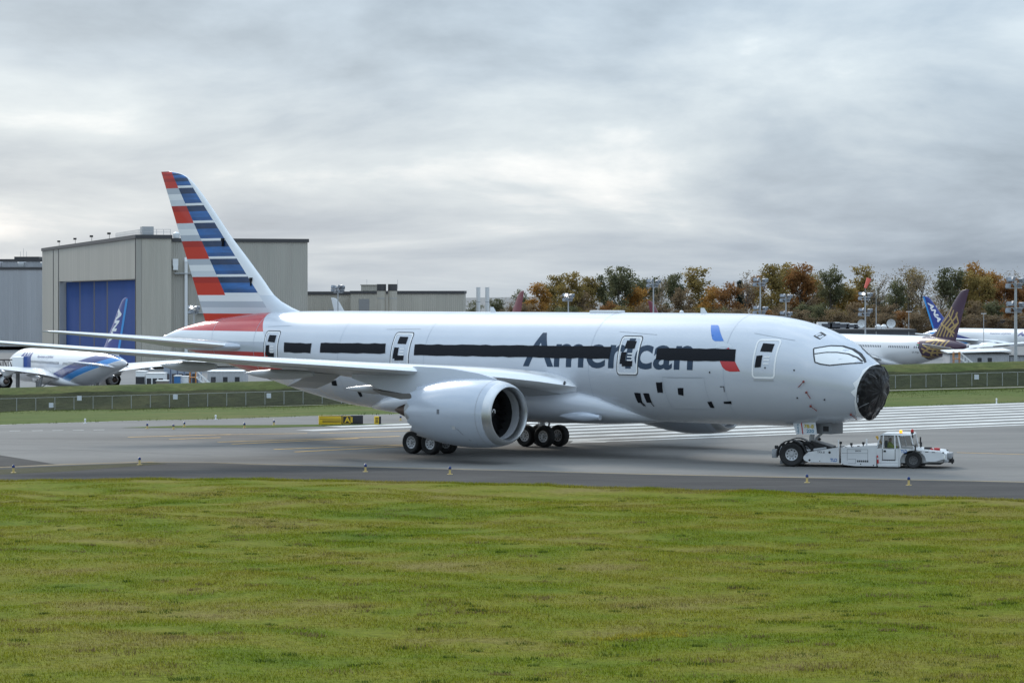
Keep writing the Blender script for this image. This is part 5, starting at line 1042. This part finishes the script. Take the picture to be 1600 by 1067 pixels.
cabin('generator_box', 'brown-grey equipment crate between the white cabin and the blue box', 244, 262, 595.5, 416, -6.3, 2, pm('crate_brown', (.2, .17, .14), .7), 2, None, 'crate')
cabin('guard_house', 'low white flat-roofed building under the silver tail', 324, 380, 581, 424, -6.5, 8, M_cladw, 3)
e = empty('loading_bridge', (-84.5, 474, -8.6), 0, 'white and blue boarding bridge beside the parked blue-tailed airliner', 'bridge')
p = at(36, 572, 474); m = MB(); m.box(p.x + 84.5 - 1.5, p.x + 84.5 + .4, -2, 2, p.z + 8.6 - 1.2, p.z + 8.6 + 1.6, ch=.1); m.build('cab', M_white_m, e); m = MB(); m.box(p.x + 84.5 + .42, p.x + 84.5 + 1.0, -2, 2, p.z + 8.6 - 1.2, p.z + 8.6 + 1.7, ch=.1); m.build('hood', pm('hood_blue', (.03, .07, .25), .6), e)
m = MB()
for k in range(8): m.tube((p.x + 84.5 - 1.6 - k * .9, 0, p.z + 8.6 - .8), (p.x + 84.5 - 1.6 - (k + .8) * .9, 0, p.z + 8.6 + 1.0), .07, None, 5); m.tube((p.x + 84.5 - 1.6 - k * .9, 0, p.z + 8.6 - .8), (p.x + 84.5 - 1.6 - k * .9, 0, p.z + 8.6 + 1.0), .06, None, 5)
m.box(p.x + 84.5 - 9, p.x + 84.5 - 1.5, -.6, .6, p.z + 8.6 - 1.2, p.z + 8.6 - .8); m.box(p.x + 84.5 - 9, p.x + 84.5 - 1.5, -.6, .6, p.z + 8.6 + 1.0, p.z + 8.6 + 1.2); m.build('truss', M_tb, e, False)
m = MB(); m.tube((p.x + 83.6, 0, 0), (p.x + 83.6, 0, p.z + 8.6 - 1.2), .35, None, 10); m.build('leg', M_steel, e)

# ------------------------------------------------------------------ masts
def flood(m, x, y, z, yaw, tilt=.5):
    M_ = Matrix.Translation((x, y, z)) @ Matrix.Rotation(yaw, 4, 'Z') @ Matrix.Rotation(tilt, 4, 'X'); m.box(-.38, .38, -.2, .2, -.33, .33, M=M_)
def mast(label, u, vt, Y, v2=None, zb=-7.5, r=.22, lit=False, n=7, sc_=1.0):
    zt = CAMH - (vt - HOR) * Y / F - zb; e = empty('light_mast', ((u - 800) * Y / F, Y, zb), 0, label, 'light mast', 'apron floodlight masts')
    m = MB(); m.tube((0, 0, 0), (0, 0, zt), r, r * .6, 10); m.build('pole', M_steel, e)
    for zz in [zt] + ([CAMH - (v2 - HOR) * Y / F - zb] if v2 else []):
        m = MB(); m.tube((-1.3 * sc_, 0, zz - .5), (1.3 * sc_, 0, zz - .5), .07, None, 6); m.tube((0, -1.0 * sc_, zz - .5), (0, 1.0 * sc_, zz - .5), .07, None, 6); m.tube((-1.0 * sc_, 0, zz - 1.2), (1.0 * sc_, 0, zz - 1.2), .06, None, 6); hd_ = m.build('lamp_ring', M_steel, e)
        for k in range(n):
            a = 2 * math.pi * k / n; m = MB(); flood(m, 1.2 * sc_ * math.cos(a), .9 * sc_ * math.sin(a), zz + .1 * (k % 3) - (.9 if k % 2 else 0), a, .5); m.build('floodlight', M_fl, hd_)
    if lit: m = MB(); m.lathe([(0, .01), (.1, .2), (.3, .25)], (-.4, -.9, zt + .1), 'y', 10); m.build('lit_lamp', pm('lit_lamp', (1, .98, .92), .3, emit=6), e)
    return e
M_fl = pm('floodlight_case', (.25, .27, .30), .5, .3)
mast('slim mast with one lit floodlight among the olive trees', 888, 462, 600, None, lit=True, sc_=.8)
mast('floodlight mast beside the orange tree above the silver crown', 1021, 440, 600)
mast('tall two-tier floodlight mast above the forward fuselage', 1188, 438, 560, 482)
mast('shorter two-tier floodlight mast near the nose crown', 1228, 463, 600, 490, sc_=.85)
mast('floodlight mast with one lit lamp beside the windsock', 1352, 460, 600, 485, lit=True)
mast('thick pale two-tier mast before the blue-tailed airliner', 1587, 438, 425, 476, -4.2, .3, sc_=1.0)
mast('floodlight mast before the tan annex', 528, 449, 620, None, n=9)
mast('small floodlight mast beside the hangar side wall', 303, 481, 560, None, lit=True, sc_=.7)
def lamp_post(label, u, vt, Y):
    zt = CAMH - (vt - HOR) * Y / F + 7.5; e = empty('street_lamp', ((u - 800) * Y / F, Y, -7.5), 0, label, 'street lamp', 'T-shaped lamps by the trees')
    m = MB(); m.tube((0, 0, 0), (0, 0, zt), .1, .07, 8); m.build('pole', M_steel, e); m = MB(); m.box(-.65, .65, -.15, .15, zt, zt + .14, ch=.03); m.build('lamp_head', M_white_m, e)
lamp_post('T-shaped street lamp left of the blue tail', 1420, 487.5, 640); lamp_post('T-shaped street lamp right of the aubergine tail', 1537, 490.5, 700)
e = empty('antenna_mast', ((1369 - 800) * 640 / F, 640, -7.5), 0, 'thin antenna mast beside the windsock', 'antenna'); zt = CAMH - (453 - HOR) * 640 / F + 7.5
m = MB(); m.tube((0, 0, 0), (0, 0, zt - 4), .12, .1, 6); m.tube((0, 0, zt - 4), (0, 0, zt), .05, .04, 6); m.build('pole', M_steel, e); m = MB(); m.box(-.25, .25, -.2, .2, zt - 9, zt - 8.5); m.build('junction_box', M_steel, e, False)
p0 = at(1352, 450, 590); e = empty('windsock', (p0.x, 590, -7.5), 0, 'orange-red windsock above the lit floodlight mast', 'windsock')
m = MB(); m.tube((0, 0, 0), (0, 0, p0.z + 7.5), .09, .06, 8); m.build('pole', M_steel, e)
q = at(1358, 435, 590); rings = []
for k in range(6):
    t = k / 5; c = Vector((0, 0, p0.z + 7.5)).lerp(Vector((q.x - p0.x, 0, q.z + 7.5)), t); r_ = .30 + .22 * t
    rings.append([(c.x + r_ * math.cos(a) * .93, r_ * math.sin(a), c.z - r_ * math.cos(a) * .37) for a in [2 * math.pi * i / 12 for i in range(12)]])
m = MB(); m.loft(rings, cap=False); m.build('sock', pm('windsock_red', (.75, .16, .12), .7), e)

# ------------------------------------------------------------------ perimeter fence
fence = empty('perimeter_fence', (0, 373, 0), 0, 'chain-link perimeter fence running along the foot of the grass bank', 'fence')
M_post = pm('fence_post', (.36, .37, .37), .5, .4)
M_link = bpy.data.materials.new('chain_link'); M_link.use_nodes = True; _p = M_link.node_tree.nodes['Principled BSDF']; _p.inputs['Base Color'].default_value = (.20, .21, .21, 1); _p.inputs['Alpha'].default_value = .07; _p.inputs['Roughness'].default_value = .6
px = []; x = -92.0
while x < 92: px.append(x); x += 2.56 if x < 10 else 2.05
pmesh = None; FH = 1.9
for x in px:
    if pmesh is None:
        m = MB(); m.tube((0, 0, -.2), (0, 0, FH), .045, None, 8); o = m.build('post', M_post, fence); pmesh = o.data
    else: o = bpy.data.objects.new('post', pmesh); col.objects.link(o); o.parent = fence
    o.location = (x, -.2, zf(x))
for a, b in zip(px[:-1], px[1:]):
    m = MB(); m.tube((a, -.2, zf(a) + FH - .02), (b, -.2, zf(b) + FH - .02), .03, None, 6); m.build('top_rail', M_post, fence)
    m = MB(); m.add([(a + .05, -.16, zf(a) + .03), (b - .05, -.16, zf(b) + .03), (b - .05, -.16, zf(b) + FH - .06), (a + .05, -.16, zf(a) + FH - .06)], [(0, 1, 2, 3)]); m.build('mesh_panel', M_link, fence, False)
M_plate = pm('fence_plate', (.55, .58, .64), .5)
for u, vv in ((124, 622), (80, 633), (274, 620), (420, 618), (1526, 589)):
    p = at(u, vv, 372.6); m = MB(); m.box(p.x - .3, p.x + .3, -.42, -.38, p.z - .32, p.z + .32); m.build('notice_plate', M_plate, fence, False)

# ------------------------------------------------------------------ taxiway lights and signs
def taxi_light(u, v, label, h_=.36, white=False):
    p = gnd(u, v); e = empty('taxiway_light', (p.x, p.y, .004), 0, label, 'edge light', 'blue taxiway edge lights' if not white else None)
    m = MB(); m.lathe([(0, .14), (.02, .14), (.025, .05)], (0, 0, 0), 'z', 14); m.build('base_plate', pm('light_yellow', (.55, .42, .16), .5) if not white else M_white_m, e)
    m = MB(); m.tube((0, 0, .03), (0, 0, h_ - .1), .055, .05, 10); m.build('stem', pm('light_yellow', (.62, .42, .08), .5) if not white else M_white_m, e)
    m = MB(); m.lathe([(h_ - .1, .07), (h_ - .07, .075), (h_ + .02, .06), (h_ + .05, .01)], (0, 0, 0), 'z', 12); m.build('lens', pm('blue_lens', (.015, .04, .16), .2) if not white else M_white_m, e)
LB = 'blue-topped yellow taxiway edge light on the asphalt shoulder'
for u, v in ((21, 738.5), (218, 726), (571, 737), (703, 741), (1261, 754), (1420, 758)): taxi_light(u, v, LB)
for u, v in ((230, 669.5), (271, 670.5), (288, 667), (382, 668.5), (428, 664), (626, 657)): taxi_light(u, v, 'blue-topped edge light standing by the grass island beyond the taxiway', .3)
taxi_light(133, 661.5, 'pale edge light at the far runway edge before the left end of the fence', .3, True); taxi_light(337, 655.5, 'pale edge light at the far runway edge beyond the grass island', .3, True); taxi_light(1557, 631, 'white runway edge light by the far grass', .42, True)
M_sy = pm('sign_yellow', (.72, .48, .02), .5); M_sk = pm('sign_black', (.015, .015, .02), .5)
p = gnd(498, 664.5); q = gnd(567, 663.8); d = (q - p); e = empty('taxiway_sign', p, math.atan2(d.y, d.x), 'long yellow and black taxiway sign reading A1', 'sign'); Ls = d.length; hS = .66
xa, xb = Ls * .51, Ls * .735
m = MB(); m.box(0, xa, -.1, .1, .06, hS, ch=.015); pn = m.build('yellow_panel', M_sy, e)
m = MB(); m.box(.06, xa - .06, -.106, -.1, .44, .47); [m.box(.25 + k * (xa - .3) / 4, .25 + k * (xa - .3) / 4 + .32, -.106, -.1, .22, .26) for k in range(4)]; [m.box(.25 + k * (xa - .3) / 4, .25 + k * (xa - .3) / 4 + .32, -.106, -.1, .31, .35) for k in range(4)]; m.box(.0, xa, -.104, -.1, .6, .645); m.build('panel_marks', M_sk, pn, False)
m = MB(); m.box(xa + .02, xb, -.1, .1, .06, hS, ch=.015); pn = m.build('location_panel', M_sk, e); text_object('lettering', 'A1', (.56, .38), lambda a, b: (xa + .2 + a, -.104, .18 + b), M_sy, pn, .03)
m = MB()
for (x0, x1, z0, z1) in ((xa + .07, xb - .06, .09, .125), (xa + .07, xb - .06, .60, .635), (xa + .07, xa + .105, .09, .635), (xb - .095, xb - .06, .09, .635)): m.box(x0, x1, -.105, -.1, z0, z1)
m.build('panel_border', M_sy, pn, False)
m = MB(); m.box(xb + .02, Ls, -.1, .1, .06, hS, ch=.015); m.build('blank_panel', M_sk, e)
for x in np.linspace(.3, Ls - .3, 5): m = MB(); m.tube((x, 0, -.02), (x, 0, .08), .03, None, 6); m.build('leg', M_steel, e)
p = gnd(585, 663.5); e = empty('taxiway_sign', p, .25, 'small upright yellow and black sign beside the long A1 sign', 'sign')
m = MB(); m.box(0, .30, -.1, .1, .05, .58, ch=.015); pn = m.build('yellow_panel', M_sy, e); m = MB(); [m.box(.04, .26, -.106, -.1, z, z + .05) for z in (.14, .44)]; [m.box(x, x + .04, -.106, -.1, .2, .42) for x in (.06, .13, .2)]; m.build('panel_marks', M_sk, pn, False)
m = MB(); m.box(.31, .45, -.12, .12, .05, .57, ch=.015); m.build('side_panel', M_sk, e)

# ------------------------------------------------------------------ trees
def leaf_mat(name, c1, c2):
    m = bpy.data.materials.new(name); m.use_nodes = True; t = m.node_tree; b = t.nodes['Principled BSDF']; b.inputs['Roughness'].default_value = .8; b.inputs['Specular IOR Level'].default_value = .2
    a = t.nodes.new('ShaderNodeAttribute'); a.attribute_name = 'tone'; r = t.nodes.new('ShaderNodeValToRGB'); r.color_ramp.elements[0].color = (*c1, 1); r.color_ramp.elements[1].color = (*c2, 1)
    t.links.new(a.outputs['Fac'], r.inputs[0]); t.links.new(r.outputs[0], b.inputs['Base Color'])
    tr = t.nodes.new('ShaderNodeBsdfTranslucent'); t.links.new(r.outputs[0], tr.inputs['Color']); ms = t.nodes.new('ShaderNodeMixShader'); ms.inputs[0].default_value = .45
    t.links.new(b.outputs[0], ms.inputs[1]); t.links.new(tr.outputs[0], ms.inputs[2]); t.links.new(ms.outputs[0], t.nodes['Material Output'].inputs[0]); return m
LEAF = {'olive': leaf_mat('leaves_olive', (0.15, 0.12, 0.04), (0.32, 0.235, 0.08)), 'orange': leaf_mat('leaves_orange', (0.22, 0.115, 0.03), (0.42, 0.23, 0.06)), 'rust': leaf_mat('leaves_rust', (0.16, 0.08, 0.032), (0.32, 0.16, 0.055)),
        'green': leaf_mat('leaves_green', (0.075, 0.085, 0.045), (0.18, 0.175, 0.09)), 'bare': leaf_mat('leaves_sparse', (0.17, 0.14, 0.1), (0.28, 0.22, 0.14)), 'conifer': leaf_mat('needles', (0.016, 0.03, 0.024), (0.05, 0.068, 0.05)), 'brown': leaf_mat('leaves_brown', (0.14, 0.105, 0.065), (0.25, 0.18, 0.105))}
M_bark = pm('bark', (.10, .085, .07), .9, var=.3, scale=.8)
def make_tree(kind, seed):
    g = np.random.default_rng(seed); r_ = random.Random(seed); trunk = MB(); tips = []
    Ht = 24.0
    if kind == 'conifer':
        trunk.tube((0, 0, 0), (0, 0, Ht), .35, .04, 7); C = []
        for k in range(420):
            t = g.uniform(.08, 1) ** .8; z = Ht * t; rad = (1 - t) * 4.6 + .3; a = g.uniform(0, 6.283); q = rad * math.sqrt(g.uniform(.15, 1)); C.append((q * math.cos(a), q * math.sin(a), z - q * .25))
        C = np.array(C); per = 5; spread = .55; size = .5
    else:
        lean = r_.uniform(-.04, .04); nl = 15
        P = [Vector((lean * z * z / 24, r_.uniform(-.2, .2), z)) for z in (0, 5, 10, 15, 19)]
        for k in range(4): trunk.tube(P[k], P[k + 1], .42 - k * .09, .42 - (k + 1) * .09, 7)
        for k in range(nl):
            z = r_.uniform(5, 19); b = Vector((lean * z * z / 24, 0, z)); a = k * 2.4 + r_.uniform(-.4, .4); ln = r_.uniform(3.8, 6.4) * (1.1 - abs(z - 11) / 22)
            d = Vector((math.cos(a), math.sin(a), r_.uniform(.7, 1.4))).normalized(); mid = b + d * ln * .55; end = mid + (d + Vector((0, 0, .45))).normalized() * ln * .5
            trunk.tube(b, mid, .16, .09, 5); trunk.tube(mid, end, .09, .03, 5); tips += [mid, end, (mid + end) / 2]
            for j in range(4):
                s = b.lerp(end, r_.uniform(.35, .95)); d2 = Vector((math.cos(a + r_.uniform(-1.3, 1.3)), math.sin(a + r_.uniform(-1.3, 1.3)), r_.uniform(.3, 1.5))).normalized(); e2 = s + d2 * r_.uniform(1.3, 2.8); trunk.tube(s, e2, .05, .015, 4); tips.append(e2)
        tips += [P[-1] + Vector((r_.uniform(-2, 2), r_.uniform(-2, 2), r_.uniform(0, 4.5))) for _ in range(10)]
        tips += [Vector((r_.uniform(-3.5, 3.5), r_.uniform(-3.5, 3.5), r_.uniform(1.5, 7))) for _ in range(10)]
        C = np.array([tuple(t) for t in tips]); per = {'bare': 10, 'olive': 34, 'orange': 34, 'rust': 32, 'green': 34, 'brown': 26}[kind]; spread = 1.0 if kind != 'bare' else 1.1; size = .30 if kind != 'bare' else .22
    n = len(C) * per; c = np.repeat(C, per, 0) + g.normal(0, spread * .75, (n, 3)) * (1, 1, .8); tone = np.repeat(g.uniform(0, .7, len(C)), per) + g.uniform(0, .3, n)
    u = g.normal(0, 1, (n, 3)); u /= np.linalg.norm(u, axis=1)[:, None]; v = np.cross(u, g.normal(0, 1, (n, 3))); v /= np.linalg.norm(v, axis=1)[:, None]; s = (size * g.uniform(.6, 1.5, n))[:, None]
    V = np.stack([c - u * s, c + v * s * .7, c + u * s, c - v * s * .7], 1).reshape(-1, 3)
    me = bpy.data.meshes.new('crown'); me.from_pydata(V.tolist(), [], np.arange(n * 4).reshape(-1, 4).tolist()); at_ = me.attributes.new('tone', 'FLOAT', 'FACE'); at_.data.foreach_set('value', tone.astype(np.float32)); me.materials.append(LEAF[kind])
    e = empty('tree', (0, 0, 0)); t_ = trunk.build('trunk', M_bark, e); cr_ = bpy.data.objects.new('crown', me); col.objects.link(cr_); cr_.parent = e; return e
PROTO = {k: [make_tree(k, 100 + i * 7 + j) for j in range(2 if k in ('conifer', 'rust') else 3)] for i, k in enumerate(LEAF)}
used_ = set()
TL_ = {'olive': 'broad olive-brown autumn tree in the row beyond the apron', 'orange': 'bright orange autumn tree in the row beyond the apron', 'rust': 'rust-red autumn tree in the row beyond the apron', 'green': 'dark green leafy tree in the row beyond the apron', 'bare': 'nearly bare grey-brown tree in the row beyond the apron', 'conifer': 'dark pointed conifer in the tree row', 'brown': 'low dull brown tree filling the foot of the tree row'}
def plant(kind, u, vt, wpx, Y, zb=-7.2):
    k = random.randrange(len(PROTO[kind])); pr = PROTO[kind][k]
    if (kind, k) in used_: t = copy_tree(pr)
    else: t = pr; used_.add((kind, k))
    zt = CAMH - (vt - HOR) * Y / F; hgt = zt - zb; wm = wpx * Y / F
    t.location = ((u - 800) * Y / F, Y, zb); t.rotation_euler = (0, 0, random.uniform(0, 6.28)); sxy = wm / (13.5 if kind != 'conifer' else 9.6); t.scale = (sxy, sxy, hgt / 25.0)
    size_ = 'small' if vt > 462 else ('tall' if vt < 421 else 'mid-height')
    near_ = next(n_ for lim, n_ in LAND if u < lim); lab = '%s %s %s' % (size_, KIND[kind], near_)
    ident(t, lab, 'tree', 'trees: ' + lab)
KIND = {'olive': 'olive-brown autumn tree', 'orange': 'bright orange autumn tree', 'rust': 'rust-red autumn tree', 'green': 'dark green leafy tree', 'bare': 'nearly bare grey-brown tree', 'conifer': 'dark pointed conifer', 'brown': 'dull brown tree'}
LAND = [(800, 'near the slim chimneys'), (832, 'beside the first dark red fin tip'), (925, 'behind the slim lit mast'), (985, 'between the slim lit mast and the next mast'), (1045, 'behind the mast above the silver crown'), (1110, 'behind the lettering end of the fuselage'), (1160, 'left of the tall two-tier mast'), (1212, 'behind the tall two-tier mast'), (1275, 'behind the shorter two-tier mast'), (1325, 'left of the windsock'), (1385, 'behind the windsock'), (1432, 'left of the blue tail'), (1480, 'behind the blue tail'), (1512, 'behind the aubergine tail'), (1560, 'right of the aubergine tail'), (1610, 'behind the thick pale mast'), (9999, 'beyond the thick pale mast')]
ROW = [('green', 738, 470, 26), ('green', 776, 468, 26), ('bare', 793, 463, 26), ('green', 815, 452, 30), ('orange', 842, 442, 40), ('olive', 866, 431, 40), ('olive', 893, 426, 46), ('olive', 918, 433, 40), ('brown', 905, 455, 50), ('green', 946, 430, 40), ('green', 969, 416, 46), ('green', 990, 428, 36), ('orange', 996, 449, 42),
       ('green', 1017, 434, 40), ('bare', 1030, 430, 30), ('green', 1054, 428, 38), ('brown', 1068, 450, 40), ('olive', 1093, 418, 54), ('orange', 1115, 447, 44), ('rust', 1140, 443, 46), ('conifer', 1156, 440, 24), ('bare', 1166, 424, 38), ('rust', 1180, 428, 34), ('olive', 1205, 413, 48), ('olive', 1228, 407, 48), ('rust', 1250, 409, 48), ('olive', 1270, 424, 36), ('brown', 1250, 450, 60),
       ('bare', 1280, 420, 34), ('green', 1298, 416, 44), ('brown', 1290, 450, 56), ('olive', 1318, 440, 36), ('olive', 1344, 415, 46), ('bare', 1372, 422, 40), ('green', 1365, 446, 44), ('orange', 1330, 452, 40), ('green', 1400, 436, 34), ('bare', 1420, 414, 56), ('bare', 1440, 418, 50), ('olive', 1425, 416, 34), ('green', 1484, 418, 44), ('bare', 1470, 440, 40),
       ('olive', 1512, 420, 44), ('orange', 1526, 408, 44), ('olive', 1532, 432, 56), ('orange', 1548, 424, 40), ('rust', 1566, 436, 48), ('bare', 1578, 422, 46), ('rust', 1590, 440, 44), ('green', 1608, 432, 44), ('olive', 1636, 420, 50), ('rust', 1668, 425, 50), ('green', 1700, 418, 50)]
for k, (kind, u, vt, wp) in enumerate(ROW): plant(kind, u, vt - 4, wp * 1.45, 880 + (k * 37 % 70))
for k in range(34): plant(random.choice(['brown', 'brown', 'brown', 'olive', 'rust', 'green']), 805 + k * 25 + random.uniform(-8, 8), random.uniform(466, 484), random.uniform(42, 60), 855 + random.uniform(-8, 8))
for k in range(12): plant('brown', 1130 + k * 42 + random.uniform(-8, 8), random.uniform(478, 490), 60, 838)
for k_ in PROTO:
    for i_, pr in enumerate(PROTO[k_]):
        if (k_, i_) not in used_:
            for ch in list(pr.children): bpy.data.objects.remove(ch)
            bpy.data.objects.remove(pr)
